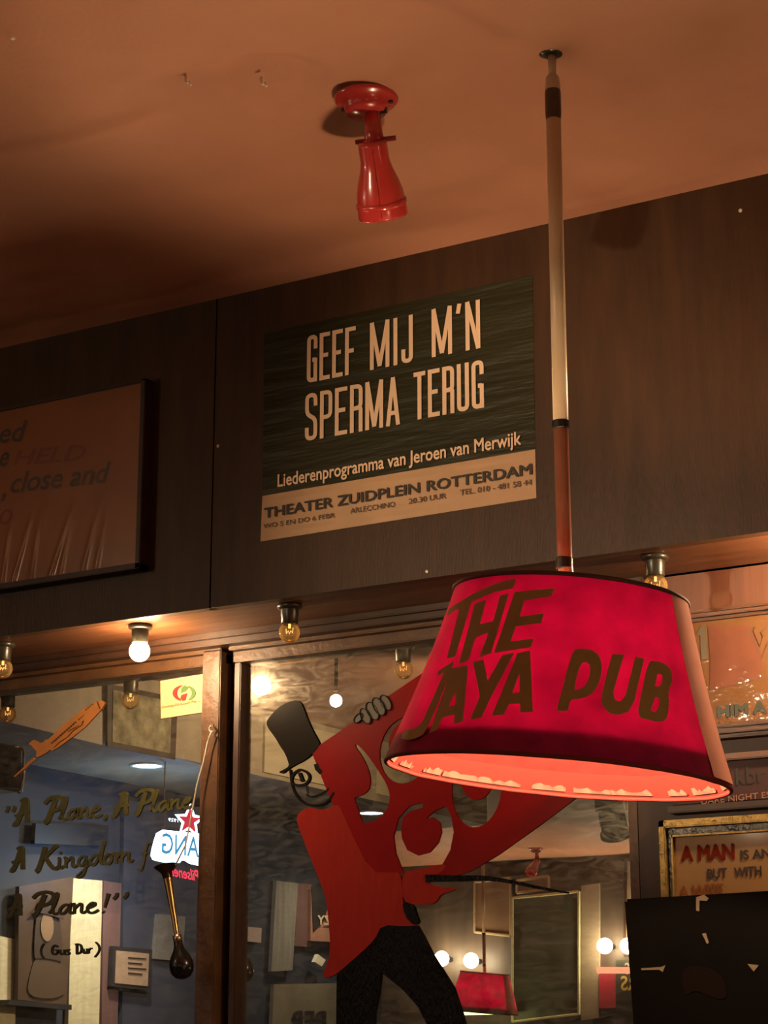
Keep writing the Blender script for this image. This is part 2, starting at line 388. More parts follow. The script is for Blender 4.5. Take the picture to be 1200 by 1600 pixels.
MB().box((-5.5,.30,0),(XR,.34,CEIL)).build('wall_rear', Mdarkwall, kind='structure')
Mroomwall = mat('room_wall_panels', (.12,.085,.06), .5, var=.6, scale=2.5, stretch=(3,3,.6))
MB().box((XL,YB-.06,0),(XR,YB,CEIL+.05)).build('wall_back', Mroomwall, kind='structure')
MB().box((XR,YB,0),(XR+.06,.34,CEIL+.05)).build('wall_right', Mroomwall, kind='structure')
MB().box((XL-.06,YB,0),(XL,.34,CEIL+.05)).build('wall_left', Mroomwall, kind='structure')
Mblue = mat('blue_grey_wall', (.030,.036,.062), .6, var=.4, scale=3)
BX, BXF, BYE, BZ = -5.5, -4.87, -5.6, 2.525
MB().box((BX-.08,BYE,0),(BX,.30,CEIL)).build('wall_side', Mblue, kind='structure')
Mbulk = mat('grey_beige_bulkhead', (.48,.38,.27), .55, var=.45, scale=4, stretch=(1,1.5,.6), bump=.2)
bk = MB(); bk.box((BX,BYE,BZ),(BXF,-.01,CEIL)); bk.build('trim_2', Mbulk, kind='structure')

# ------------------------------------------------------------------ the two mirrors under the soffit
def zpx(x, y, Y=MY): return aty(x,y,Y).z
GT = zpx(600,1012); GB = 1.02
FY = .232
xl0, xl1 = -3.75, aty(310,1300,FY-.006).x
xr0, xr1 = aty(371,1300,FY+.018).x, aty(1000,1350,MY).x
def mirror(x0, x1, sl, sr, label):
    t = thing('wall_mirror', ((x0+x1)/2, MY, GB), label, 'mirror', )
    MB().box((x0-.01,MY,GB),(x1+.01,MY+.006,GT+.02)).build('glass', Mmirror, t)
    fr = MB()
    fr.box((x0-sl,FY+.012,GT),(x1+sr,MY+.02,GT+.022)); fr.box((x0-sl,FY-.006,GT+.022),(x1+sr,MY+.02,GT+.030))
    fr.build('top_rail', Mframe, t, bevel=.002)
    MB().box((x0-sl,FY,GB-.05),(x1+sr,MY+.02,GB)).build('bottom_rail', Mframed, t, bevel=.003)
    MB().box((x0-sl,FY+(.018 if sl < .03 else 0),GB),(x0,MY+.02,GT)).build('stile', Mframed if sl < .03 else Mframe, t, bevel=.002)
    MB().box((x1,FY-.006,GB),(x1+sr,MY+.02,GT+.028)).build('stile', Mframe, t, bevel=.002)
    return t
sl1 = aty(344,1300,FY).x-xl1
mirL = mirror(xl0, xl1, .06, sl1-.004, 'smeared mirror left of the wooden post, painted with olive script lettering')
mirR = mirror(xr0, xr1, xr0-aty(353,1300,FY).x, .02, 'wide smeared mirror right of the wooden post, behind the painted top hat man')
h = MB(); h.box((xl0-.06,.20,GT+.030),(xr1+.06,.30,SOF)); h.box((xl0-.06,.185,SOF-.012),(xr1+.06,.20,SOF))
h.build('trim_3', Mframed, kind='structure', bevel=.002)
MB().box((aty(344,1300,FY).x-.004,MY-.005,GB-.05),(aty(353,1300,FY).x+.003,.30,GT+.03)).build('trim_4', mat('dark_gap',(.012,.006,.003),.7), kind='structure')
MB().box((xl0-.06,.20,GB-.10),(xr1+.06,.30,GB-.05)).build('trim_5', Mframed, kind='structure')
MB().box((xr1+.02,.225,0),(-1.03,.30,SOF)).build('trim_6', Mdarkwall, kind='structure')
PY = MY-.0008                       # paint on the glass
def onglass(x, y): return aty(x, y, PY)
TH = Vector((0,-.0016,0))

# script lettering on the left mirror
SC = {'A': [([(-.12,.02),(.02,-.03),(.18,.18),(.42,.72),(.52,1.0)],.20),([(.30,.92),(.52,1.02),(.60,.95),(.60,.45),(.62,0)],.19),([(-.02,.36),(.3,.42),(.74,.46)],.12)],
 'P': [([(.05,-.02),(.16,.05),(.36,.55),(.48,.92)],.20),([(.06,.78),(.22,.98),(.58,1.04),(.80,.92),(.78,.66),(.58,.48),(.36,.44)],.15)],
 'K': [([(.05,-.02),(.14,.05),(.30,.55),(.40,.98)],.18),([(.86,1.0),(.70,.88),(.34,.50)],.15),([(.40,.55),(.58,.2),(.76,0),(.92,.12)],.15)],
 'l': [([(0,.10),(.16,.30),(.34,.86),(.30,.98),(.20,.86),(.12,.2),(.2,.02),(.34,.10)],.10)],
 'a': [([(.46,.40),(.28,.46),(.08,.26),(.10,.06),(.24,.03),(.46,.38),(.48,.44),(.42,.12),(.50,.03),(.62,.12)],.11)],
 'n': [([(.02,.44),(.10,.46),(.08,.02)],.10),([(.10,.25),(.28,.46),(.36,.42),(.32,.10),(.40,.02),(.52,.12)],.10)],
 'e': [([(.06,.22),(.36,.34),(.36,.46),(.22,.46),(.06,.24),(.14,.02),(.34,.03),(.48,.14)],.11)],
 'z': [([(.02,.44),(.34,.46),(.2,.24)],.11),([(.18,.24),(.34,.2),(.3,.03),(.08,.0)],.11)],
 'i': [([(.04,.44),(.10,.46),(.06,.10),(.14,.02),(.26,.12)],.10),([(.10,.64),(.16,.70)],.10)],
 'g': [([(.42,.40),(.24,.46),(.08,.26),(.12,.06),(.26,.06),(.42,.42),(.34,-.25),(.14,-.44),(.02,-.36)],.10),([(.02,-.36),(.24,-.16),(.54,.12)],.06)],
 'd': [([(.42,.38),(.24,.46),(.06,.24),(.12,.03),(.26,.06),(.44,.44),(.62,1.0)],.10),([(.62,1.0),(.46,.3),(.48,.04),(.62,.12)],.10)],
 'o': [([(.26,.46),(.08,.32),(.08,.06),(.26,.02),(.38,.24),(.28,.46),(.36,.40),(.50,.42)],.11)],
 'm': [([(.02,.44),(.10,.46),(.08,.02)],.10),([(.10,.25),(.26,.46),(.32,.42),(.28,.04)],.10),([(.30,.25),(.48,.46),(.56,.42),(.52,.10),(.60,.02),(.72,.12)],.10)],
 'f': [([(.42,.86),(.34,.96),(.24,.80),(.10,-.2),(.02,-.36),(-.06,-.26)],.09),([(.04,.44),(.36,.46)],.08)],
 ',': [([(.10,.10),(.16,.02),(.04,-.18)],.15)], '!': [([(.34,1.0),(.16,.28)],[.2,.09]),([(.08,.08),(.12,.02)],.16)],
 '"': [([(.26,1.0),(.28,.86),(.14,.68)],.16),([(.66,1.0),(.68,.86),(.54,.68)],.16)],
 '(': [([(.34,1.1),(.1,.7),(.1,.2),(.3,-.2)],.12)], ')': [([(.06,1.1),(.3,.7),(.26,.2),(.0,-.2)],.12)],
 'G': [([(.62,.78),(.40,.98),(.12,.66),(.14,.12),(.40,.0),(.60,.2),(.60,.46)],.17),([(.36,.48),(.72,.48)],.13)],
 'u': [([(.04,.52),(.08,.1),(.22,.02),(.40,.2)],.15),([(.44,.52),(.42,.04),(.54,.04)],.15)],
 's': [([(.40,.50),(.16,.48),(.16,.32),(.38,.22),(.34,.04),(.06,.04)],.15)],
 'D': [([(.14,1.0),(.14,.02)],.17),([(-.02,.96),(.4,1.0),(.66,.62),(.52,.1),(.10,.02)],.15)],
 'r': [([(.08,.52),(.10,.02)],.15),([(.10,.3),(.26,.52),(.44,.50)],.14)]}
SWD = {'A':.86,'P':.62,'K':.84,'l':.30,'a':.52,'n':.46,'e':.44,'i':.24,'g':.46,'d':.52,'o':.44,'m':.66,'f':.4,',':.3,'!':.4,'"':.7,'(':.5,')':.4,'G':.78,'u':.5,'s':.46,'D':.74,'r':.46,' ':.3,'z':.42}
def script(name, words, m, wk=1.0):
    L = []
    for tx, x0, x1, yb0, yb1, h in words:
        tot = sum(SWD[c] for c in tx); sx = (x1-x0)/tot; x = x0
        for c in tx:
            for pts, wd in SC.get(c, []):
                P = smooth_open(pts, 2)
                P = [(x+px*sx, (yb0+(yb1-yb0)*((x+px*sx-x0)/(x1-x0)))-py*h) for px, py in P]
                ws = [v*h*wk for v in wd] if isinstance(wd, list) else wd*h*wk
                L.append((P, ws))
            x += SWD[c]*sx
    return strokes(name, L, onglass, m, mirL, TH)
script('lettering', [('"',6,24,1290,1289,30),('A',24,50,1288,1284,36),('Plane',68,158,1286,1277,38),(',',161,172,1277,1276,30),('A',178,205,1275,1273,34),('Plane',210,300,1273,1263,36)], Molive)
script('lettering', [('A',19,42,1360,1358,34),('Kingdom',54,206,1362,1348,38),('f',219,236,1349,1348,34)], Molive)
script('lettering', [('A',14,38,1432,1430,32),('Plane',49,152,1432,1427,36),('!',158,172,1427,1426,30),('"',172,200,1426,1424,30)], mat('dark_olive_lettering',(.05,.042,.010),.45))
script('lettering', [('(',62,72,1494,1494,18),('Gus',79,110,1492,1492,16),('Dur',118,144,1491,1490,16),(')',148,158,1492,1491,18)], Mink)
# ================================================================== BULB FITTINGS UNDER THE SOFFIT
def bulb_thing(x, label, lit, m=None, y=.055, z=SOF, name='bulb_fitting'):
    t = thing(name, (x,y,z), label, 'light bulb', 'bulb fittings along the soffit')
    MB().lathe([(.001,0),(.0235,0),(.0245,-.004),(.023,-.008),(.0175,-.010),(.001,-.010)], (x,y,z), n=28).build('base', Mbake, t, smooth=True)
    MB().lathe([(.0172,-.009),(.0172,-.022),(.0164,-.024),(.0164,-.036),(.0150,-.038),(.001,-.038)], (x,y,z), n=28).build('socket', Mbake, t, smooth=True)
    r = .0205; c = -.054; prof = [(.0125,-.036),(.0135,-.040)]
    for k in range(3, 17): a = math.pi*k/16; prof.append((r*math.sin(a), c+r*math.cos(a)))
    MB().lathe(prof, (x,y,z), n=28).build('bulb', (m or Mlit) if lit else Mglass, t, smooth=True)
    if not lit:
        fm = MB(); fm.tube([(x+dx,y,z+dz) for dx,dz in ((-.008,-.046),(-.007,-.056),(-.003,-.051),(0,-.057),(.003,-.051),(.007,-.056),(.008,-.046))], .0006, 6)
        fm.tube([(x,y,z-.036),(x,y,z-.046)], .0025, 8); fm.build('filament', Mfil, t)
    return t
bulb_thing(-2.450, 'glowing white bulb in dark socket under the soffit left of the post', True, Mlit)
bulb_thing(-2.093, 'unlit clear bulb in black socket under the soffit right of the post', False)
bulb_thing(-1.338, 'unlit clear bulb under the soffit half hidden by the red lampshade', False)
bulb_thing(-2.805, 'unlit clear bulb seen as reflection above the orange airplane', False)
bulb_thing(-3.165, 'unlit round bulb reflected at left edge beside the airplane', False)
bulb_thing(-.955, 'lit bulb on the soffit beyond the right edge', True, Mlitr, y=.075)

# ================================================================== POSTER
p0 = aty(407,846,-.003); PW, PH = .594, .42
def onposter(x, y): return aty(x, y, -.0032)
poster = thing('theatre_poster', (p0.x+.3, 0, p0.z), 'dark theatre poster with tall cream Dutch capitals on the upper wall', 'poster')
c4 = [aty(413,520,-.001), aty(832,430,-.001), aty(838,778,-.001), aty(407,846,-.001)]
def sheet(name, corners, m, parent, n=24, amp=.0012, seed=0, thick=Vector((0,.0009,0))):
    mb = MB(); tl, tr, br, bl = corners; vs = []
    for j in range(n+1):
        for i in range(n+1):
            u, v = i/n, j/n; p = (tl*(1-u)+tr*u)*(1-v)+(bl*(1-u)+br*u)*v
            edge = min(u,1-u,v,1-v)*8; k = min(1,edge)
            vs.append(p+Vector((0, -abs(amp*noise.noise((u*3+seed, v*9, 2)))*k, 0)))
    fs = [(j*(n+1)+i, j*(n+1)+i+1, (j+1)*(n+1)+i+1, (j+1)*(n+1)+i) for j in range(n) for i in range(n)]
    b = len(vs); mb.add(vs, fs); mb.add([tl+thick,tr+thick,br+thick,bl+thick],[(0,1,2,3)])
    return mb.build(name, m, parent, smooth=True)
k1 = aty(410,775,-.001); k2 = aty(836,702,-.001)
sheet('upper_sheet', [c4[0],c4[1],k2,k1], Mpostdark, poster)
sheet('lower_band', [k1,k2,c4[2],c4[3]], Mpostcream, poster, seed=5)
# big capitals: sheet coordinates where x runs along the poster's width and y along its height (metres from p0)
def ps(x, y): q = aty(x,y,-.003); return q.x-p0.x, q.z-p0.z
def cz(x, y): return Vector((p0.x+x, -.0032, p0.z+y))
def crop(x, y): return 390+x/2.4, 400+y/2.4
W = []
for tx, a, b, top in [('GEEF',(215,478),(398,440),(216,302)),('MIJ',(452,430),(613,396),(452,254)),("M'N",(684,380),(866,346),(684,200)),
                      ('SPERMA',(208,697),(565,630),(210,520)),('TERUG',(616,615),(880,570),(612,438))]:
    A = ps(*crop(*a)); B = ps(*crop(*b)); T = ps(*crop(*top)); W.append((tx, A[0], B[0], (A[1]+B[1])/2, T[1]-A[1]))
caps('headline_lettering', W, cz, Mcreamink, poster, Vector((0,-.0006,0)), .0084)
up = Vector((0,0,1)); OFF = Vector((0,-.0006,0))
def pline(name, body, a, b, cap, m, **k): lettering(name, body, onposter(*crop(*a)), onposter(*crop(*b)), cap, m, poster, off=OFF, **k)
pline('subtitle_lettering', 'Liederenprogramma van Jeroen van Merwijk', (106,866), (1018,706), .0262, Mcreamink, bold=.02)
Mink2 = mat('faded_brown_ink', (.11,.07,.045), .5)
pline('theatre_lettering', 'THEATER ZUIDPLEIN ROTTERDAM', (55,983), (1058,818), .0205, Mink, bold=.028)
pline('date_lettering', 'WO 5 EN DO 6 FEBR', (52,1022), (320,980), .0095, Mink2, bold=.006)
pline('date_lettering', 'ARLECCHINO', (378,966), (545,940), .0105, Mink2, bold=.006)
pline('date_lettering', '20.30 UUR', (597,930), (737,908), .0105, Mink2, bold=.006)
pline('date_lettering', 'TEL. 010 - 481 58 44', (790,898), (1058,858), .0110, Mink2, bold=.006)

# ================================================================== FRAMED QUOTE PRINT, LEFT
q0 = aty(-120,900,0); fr = thing('framed_print', (q0.x+.2, 0, aty(0,890,0).z), 'amber framed print under shiny plastic wrap at the left edge', 'picture')
XF0 = -3.25
tr = aty(221,597,-.026); br = aty(213,872,-.026)
xi = (tr.x+br.x)/2; zt = (tr.z+aty(0,632,-.026).z)/2; zt = tr.z; zb = br.z-.010
pr = MB(); pr.box((XF0,-.022,zb),(xi,-.004,zt)); pr.build('print', mat('amber_print', (.36,.11,.016), .3, var=.35, scale=3), fr)
fm = MB(); fw = .012
fm.box((XF0,-.030,zb-fw),(xi+fw,0,zb)); fm.box((XF0,-.030,zt),(xi+fw,0,zt+.006)); fm.box((xi,-.030,zb-fw),(xi+fw,0,zt+.006)); fm.build('frame', Mframed, fr, bevel=.0015)
def onprint(x, y): return aty(x, y, -.0225)
def qline(body, a, b, cap, m): lettering('lettering', body, onprint(*a), onprint(*b), cap, m, fr, bold=.018, shear=.28, off=Vector((0,-.0005,0)))
Mqink = mat('faded_black_ink', (.028,.018,.010), .4); Mqred = mat('faded_red_ink', (.20,.022,.008), .4)
qline('eed', (-20,694), (41,688), .046, Mqink); qline('e', (0,729), (13,727), .046, Mqink); qline('HELD', (21,727), (134,718), .034, Mqred)
qline(',', (2,778), (9,776), .046, Mqink); qline('close and', (17,770), (172,753), .046, Mqink); qline('O', (0,820), (18,818), .034, Mqred)
def film():
    m = bpy.data.materials.new('clear_plastic_wrap'); m.use_nodes = True; n = m.node_tree.nodes; L = m.node_tree.links; n.clear()
    out = n.new('ShaderNodeOutputMaterial'); t = n.new('ShaderNodeBsdfTransparent'); g = n.new('ShaderNodeBsdfGlossy'); g.inputs['Roughness'].default_value = .22
    x = n.new('ShaderNodeMixShader'); x.inputs[0].default_value = .12; L.new(t.outputs[0], x.inputs[1]); L.new(g.outputs[0], x.inputs[2]); L.new(x.outputs[0], out.inputs[0]); return m
Mwrap = film()
def wrap():                           # creased film, pulled into folds at the bottom edge
    mb = MB(); nx, nz = 220, 60; vs = []; W_ = xi-XF0; H_ = zt-zb
    fold = [(aty(px,py,-.024).x, k, s) for px,py,k,s in ((22,870,1.0,.30),(50,865,.7,.1),(80,865,.9,.35),(95,865,.5,.2),(130,862,.6,.25),(150,860,.5,.2),(5,870,.8,.1))]
    for j in range(nz+1):
        for i in range(nx+1):
            u, v = i/nx, j/nz; x = XF0+W_*u; z = zb+H_*v; d = 0
            for fx, k, s in fold: d += k*.006*math.exp(-((x-fx-s*1.0*(z-zb))/.0045)**2)*max(0,1-(z-zb)/(.09+.06*k))
            vs.append((x, -.0235-d-.0004*noise.noise((x*20,z*20,0)), z))
    mb.add(vs, [(j*(nx+1)+i, j*(nx+1)+i+1, (j+1)*(nx+1)+i+1, (j+1)*(nx+1)+i) for j in range(nz) for i in range(nx)])
    mb.build('plastic_wrap', Mwrap, fr, smooth=True)
wrap()

# ================================================================== PENDANT LAMP
LB = Vector((-1.2277,-.5823,1.6965)); LA = Vector((.10065,.01698,.99478)).normalized(); LH, RB, RT = .2531, .2415, .1642
LT = LB+LA*LH; PX, PYY = -1.209, -.582
lamp = thing('pendant_lamp', (PX,PYY,CEIL), 'big magenta red pub lampshade with gold lettering on a cream pole', 'lamp')
lu = LA.orthogonal().normalized(); lv = LA.cross(lu)
def cone_pt(ang, h, dr=0.0):
    r = RB+(RT-RB)*h-.004*math.sin(math.pi*h)+dr; return LB+LA*(LH*h)+r*(math.cos(ang)*lu+math.sin(ang)*lv)
def cone_hit(x, y):
    """front surface of the shade under a pixel -> (angle, height fraction)"""
    d = ray(x, y); o = CC-LB
    dz, oz = d.dot(LA), o.dot(LA); dx, ox = d.dot(lu), o.dot(lu); dy, oy = d.dot(lv), o.dot(lv); k = (RT-RB)/LH
    a = dx*dx+dy*dy-(k*dz)**2; b = 2*(dx*ox+dy*oy-k*dz*(RB+k*oz)); c = ox*ox+oy*oy-(RB+k*oz)**2
    D = max(0, b*b-4*a*c); t = (-b-math.sqrt(D))/(2*a); p = o+d*t
    return math.atan2(p.dot(lv), p.dot(lu)), p.dot(LA)/LH
N = 120
sm = MB(); rows = 14
sm.add([cone_pt(2*math.pi*i/N, j/rows) for j in range(rows+1) for i in range(N)], [(j*N+i, j*N+(i+1)%N, (j+1)*N+(i+1)%N, (j+1)*N+i) for j in range(rows) for i in range(N)])
shade = sm.build('lampshade', Mshade, lamp, smooth=True)
def inner(h0, h1, dr, rows=6):
    return MB().add([cone_pt(2*math.pi*i/N, h0+(h1-h0)*j/rows, dr) for j in range(rows+1) for i in range(N)], [(j*N+i, j*N+(i+1)%N, (j+1)*N+(i+1)%N, (j+1)*N+i) for j in range(rows) for i in range(N)])
inner(.10, .99, -.004, 12).build('lining', Mline, shade, smooth=True)
inner(.006, .13, -.0055).build('hem_lining', Mhem, shade, smooth=True)
def ring(h, dr, r, jit=0, seg=N):
    return [cone_pt(2*math.pi*i/seg, h+jit*noise.noise((math.cos(2*math.pi*i/seg)*4, math.sin(2*math.pi*i/seg)*4, 0)), dr) for i in range(seg)]
def ring_tube(h, dr, r, jit=0):
    P = ring(h, dr, r, jit); P = P+P[:2]; return MB().tube(P, r, 8, cap=False)
ring_tube(1.0, .001, .0032).build('top_rim', Mrim, shade, smooth=True)
ring_tube(0.0, -.003, .0034, .004).build('bottom_binding', Mbind, shade, smooth=True)
def torn():
    for a0 in range(0, 360, 17):
        mb = MB()
        n = 8; ln = random.uniform(9,17)
        lo = [cone_pt(math.radians(a0+ln*i/n), .018, -.0075) for i in range(n+1)]
        hi = [cone_pt(math.radians(a0+ln*i/n), .042+random.uniform(-.012,.016), -.010) for i in range(n+1)]
        mb.add(lo+hi, [(i,i+1,n+2+i,n+1+i) for i in range(n)])
        mb.build('torn_paper', Mlining, shade)
torn()
a1 = cone_hit(1048,935)[0]; a2 = cone_hit(1112,1205)[0]
def strip():
    mb = MB(); n = 20; vs = []; d = .42
    for j in range(n+1):
        h = .015+.975*j/n
        for i in range(9): vs.append(cone_pt((a2+(a1-a2)*j/n)+d*SGN*i/8, h, .0022))
    mb.add(vs, [(j*9+i, j*9+i+1, (j+1)*9+i+1, (j+1)*9+i) for j in range(n) for i in range(8)])
    return mb.build('seam_strip', Mseam, shade, smooth=True)
SGN = 1 if cone_hit(1060,1080)[0] > cone_hit(900,1080)[0] else -1
if abs(cone_hit(1060,1080)[0]-cone_hit(900,1080)[0]) > math.pi: SGN = -SGN
strip()
def c7(L): return [(640+x/3.3333, 880+y/3.3333) for x, y in L]
def c2(L): return [(580+x/2, 850+y/2) for x, y in L]
letters = [
 [c7([(200,278),(212,238),(330,165),(450,110),(562,80),(545,133),(440,155),(338,200),(325,215),(238,488),(193,497),(264,244),(250,240)])],
 [c7([(345,212),(405,192),(370,318),(438,303),(475,172),(522,158),(425,468),(362,492),(412,362),(347,385),(308,505),(255,527)])],
 [c7([(552,152),(758,132),(742,172),(600,197),(575,278),(700,262),(685,312),(555,330),(528,408),(648,392),(632,437),(440,468)])],
 [c7([(142,592),(150,562),(228,510),(233,514),(108,845),(80,893),(40,915),(0,922),(-32,915),(-28,888),(-5,870),(35,862),(60,845),(78,815),(180,568)])],
 [c7([(217,548),(305,530),(284,825),(235,840),(240,788),(178,806),(150,870),(112,885)]), c7([(240,672),(242,738),(206,748)])],
 [c7([(330,515),(385,500),(408,612),(482,480),(546,465),(430,690),(378,805),(318,818),(368,692)])],
 [c7([(562,468),(628,455),(643,775),(578,778),(577,732),(520,735),(492,790),(430,797)]), c7([(572,575),(575,672),(535,678)])],
 [c2(smooth_loop([(630,332),(655,327),(682,328),(712,345),(722,380),(715,430),(690,470),(655,484),(625,485),(618,505),(615,522),(596,522),(577,522),(590,480),(605,420)],1)), c2(smooth_loop([(655,370),(680,370),(686,400),(672,440),(650,455),(631,458)],1))],
 [c2([(752,345),(790,345),(756,465),(762,488),(780,492),(795,470),(825,352),(853,358),(822,490),(802,525),(770,535),(740,528),(719,500),(721,465)])],
 [c2(smooth_loop([(866,365),(890,366),(915,372),(938,392),(942,430),(928,460),(930,500),(924,545),(905,557),(870,552),(828,540),(845,460)],1)), c2([(895,405),(908,408),(911,425),(900,445),(886,445)]), c2([(886,480),(897,480),(900,500),(888,525),(872,522)])]]
def onshade(x, y):
    a, h_ = cone_hit(x, y); return cone_pt(a, h_, .0042)
# paint stands a little proud of the cloth: one letter, one mesh
def letter(polys):
    bm = fill(polys); bmesh.ops.subdivide_edges(bm, edges=bm.edges[:], cuts=3, use_grid_fill=True)
    for v in bm.verts: v.co = onshade(v.co.x, v.co.y)
    bmesh.ops.recalc_face_normals(bm, faces=bm.faces)
    me = bpy.data.meshes.new('letter'); bm.to_mesh(me); bm.free(); link('letter', me, Mgoldletter, shade)
for L_ in letters: letter(L_)
lc = LB+LA*.11
bq = MB(); r = .034
bq.lathe([(r*math.sin(math.pi*k/14), -r*math.cos(math.pi*k/14)) for k in range(15)], lc, LA, n=20); bq.build('bulb', Mlits, lamp, smooth=True)
MB().lathe([(.02,.034),(.022,.04),(.022,.09),(.012,.10),(.008,.13)], lc, LA, n=20).build('bulb_socket', Mbake, lamp, smooth=True)
sp_ = MB()
for k in range(3):
    a = 2*math.pi*k/3+.4; sp_.tube([lc+LA*.10, cone_pt(a, .97, -.002)], .002, 6)
sp_.build('spider_wire', Mpoledark, shade)
MB().lathe([(.0,0),(.0205,0),(.022,-.005),(.020,-.012),(.010,-.016),(.0,-.016)], (PX,PYY,CEIL-.002), n=24).build('ceiling_rose', Mbake, lamp, smooth=True)
MB().tube([(PX,PYY,CEIL-.012),(PX,PYY,2.755)], .0062, 14).build('upper_rod', Mpole, lamp, smooth=True)
co = MB(); co.lathe([(.0062,2.765),(.0105,2.76),(.0118,2.742),(.0112,2.735)], (PX,PYY,0), n=16); co.build('pole_collar', Mpole, lamp, smooth=True)
MB().lathe([(.0112,2.740),(.0122,2.735),(.0122,2.700),(.0113,2.690)], (PX,PYY,0), n=20).build('rust_sleeve', Mpoledark, lamp, smooth=True)
MB().tube([(PX,PYY,2.72),(PX,PYY,2.20)], .0112, 20).build('pole', Mpole, lamp, smooth=True)
MB().lathe([(.0112,2.212),(.0132,2.211),(.0132,2.200),(.0112,2.199)], (PX,PYY,0), n=20).build('pole_ring', Mbake, lamp)
MB().tube([(PX,PYY,2.20),(PX+.001,PYY,2.00),(LT.x,LT.y,LT.z-.02),(lc.x+.02,lc.y,lc.z+.13)], .0108, 20).build('lower_pole', Mpolered, lamp, smooth=True)
MB().lathe([(.0108,2.008),(.0124,2.006),(.0124,1.992),(.0108,1.990)], (PX,PYY,0), n=20).build('pole_ring', Mbake, lamp)

# ================================================================== RED SPOTLIGHT
Mknob = mat('dark_red_knob',(.14,.012,.01),.3); Mseamline = mat('seam_line',(.10,.008,.006),.4)
def make_spot(sb, cd, label):
    spot = thing('red_spotlight', sb, label, 'spotlight')
    cd = Vector(cd).normalized()
    MB().lathe([(.0,0),(.050,0),(.052,-.004),(.048,-.009),(.036,-.012),(.035,-.022),(.031,-.029),(.0,-.031)], sb, n=40).build('base', Mredpl, spot, smooth=True)
    for a in (.3, 3.2):
        q = sb+Vector((.041*math.cos(a),.041*math.sin(a),-.0115)); MB().lathe([(.004,0),(.004,-.003),(0,-.003)], q, n=10).build('screw', Mblackpl, spot)
    dn = Vector((.02,.05,-1)).normalized(); nk = sb+Vector((.010,.004,-.026))
    e1 = nk+dn*.062
    MB().tube([nk, nk+dn*.03, e1], [.0125,.0140,.0175], 16).build('arm', Mredpl, spot, smooth=True)
    e0 = e1+Vector((0,-.006,.004))
    MB().lathe([(.0,-.004),(.0225,-.004),(.0232,.002),(.0235,.028),(.0265,.042),(.0335,.062),(.0375,.078),(.0395,.094),(.0405,.116),(.0395,.119),(.037,.119),(.034,.10),(.028,.06),(.0,.05)], e0, cd, n=44).build('cup', Mredpl, spot, smooth=True)
    side = cd.cross(Vector((0,0,1))).normalized()
    for s, l in ((1,.020),(-1,.014)):
        k0 = e1+side*s*.016; MB().tube([k0-dn*.012, k0-dn*.012+side*s*l], .0042, 10).build('knob', Mknob, spot)
    k0 = nk+side*.012; MB().tube([k0, k0+side*.012], .006, 10).build('knob', Mblackpl, spot)
    MB().lathe([(.0393,.092),(.0412,.093),(.0412,.100),(.0400,.101)], e0, cd, n=44).build('cup_ring', Mredpl, spot, smooth=True)
    vdir = Vector((.4,-.8,-.4)).normalized(); pv = (vdir-cd*vdir.dot(cd)).normalized()
    MB().tube([e0+cd*.004+pv*.0234, e0+cd*.028+pv*.0237, e0+cd*.042+pv*.0267, e0+cd*.062+pv*.0337, e0+cd*.078+pv*.0377, e0+cd*.112+pv*.0406], .0006, 6).build('seam', Mseamline, spot)
    return spot, e0+cd*.10, cd
spot, _, _ = make_spot(atz(572,150,CEIL)+Vector((0,0,-.002)), (-.17,.58,-.79), 'red plastic spotlight hanging from the ceiling left of the pole')
# an added, unseen twin left of the camera brightens the poster wall
beam_at = Vector((-2.45,-3.05,2.20)); aim = Vector((-1.52,0,2.28))
sp1, mouth, bd = make_spot(beam_at, aim-beam_at-Vector((0,0,-.1)), 'added red spotlight on a rod outside the view, lighting the poster')
MB().tube([beam_at, (beam_at.x,beam_at.y,CEIL)], .009, 12).build('rod', Mpole, sp1)
sl_ = bpy.data.lights.new('added_spot_beam', 'SPOT'); sl_.energy = BEAM; sl_.color = (1,.70,.42); sl_.spot_size = math.radians(26); sl_.spot_blend = .9; sl_.shadow_soft_size = .035
so_ = bpy.data.objects.new('added_spot_beam', sl_); COL.objects.link(so_); so_.location = mouth; so_.rotation_euler = (aim-mouth).to_track_quat('-Z','Y').to_euler(); so_.parent = sp1; so_.matrix_parent_inverse = Matrix.Translation(-sp1.location)

def beam(at, aim, watts, deg, label):
    t, mo_, _ = make_spot(at, aim-at, label)
    l = bpy.data.lights.new('added_spot_beam', 'SPOT'); l.energy = watts; l.color = (1,.76,.46); l.spot_size = math.radians(deg); l.spot_blend = .7; l.shadow_soft_size = .035
    o = bpy.data.objects.new('added_spot_beam', l); COL.objects.link(o); o.location = mo_; o.rotation_euler = (aim-mo_).to_track_quat('-Z','Y').to_euler(); o.parent = t; o.matrix_parent_inverse = Matrix.Translation(-t.location)
beam(Vector((-3.15,-3.3,CEIL-.002)), Vector((-4.87,-3.3,2.62)), 120, 100, 'added red spotlight on the ceiling, brightening the left bulkhead')  # added fixture, unseen, to brighten the bulkhead seen in the mirrors
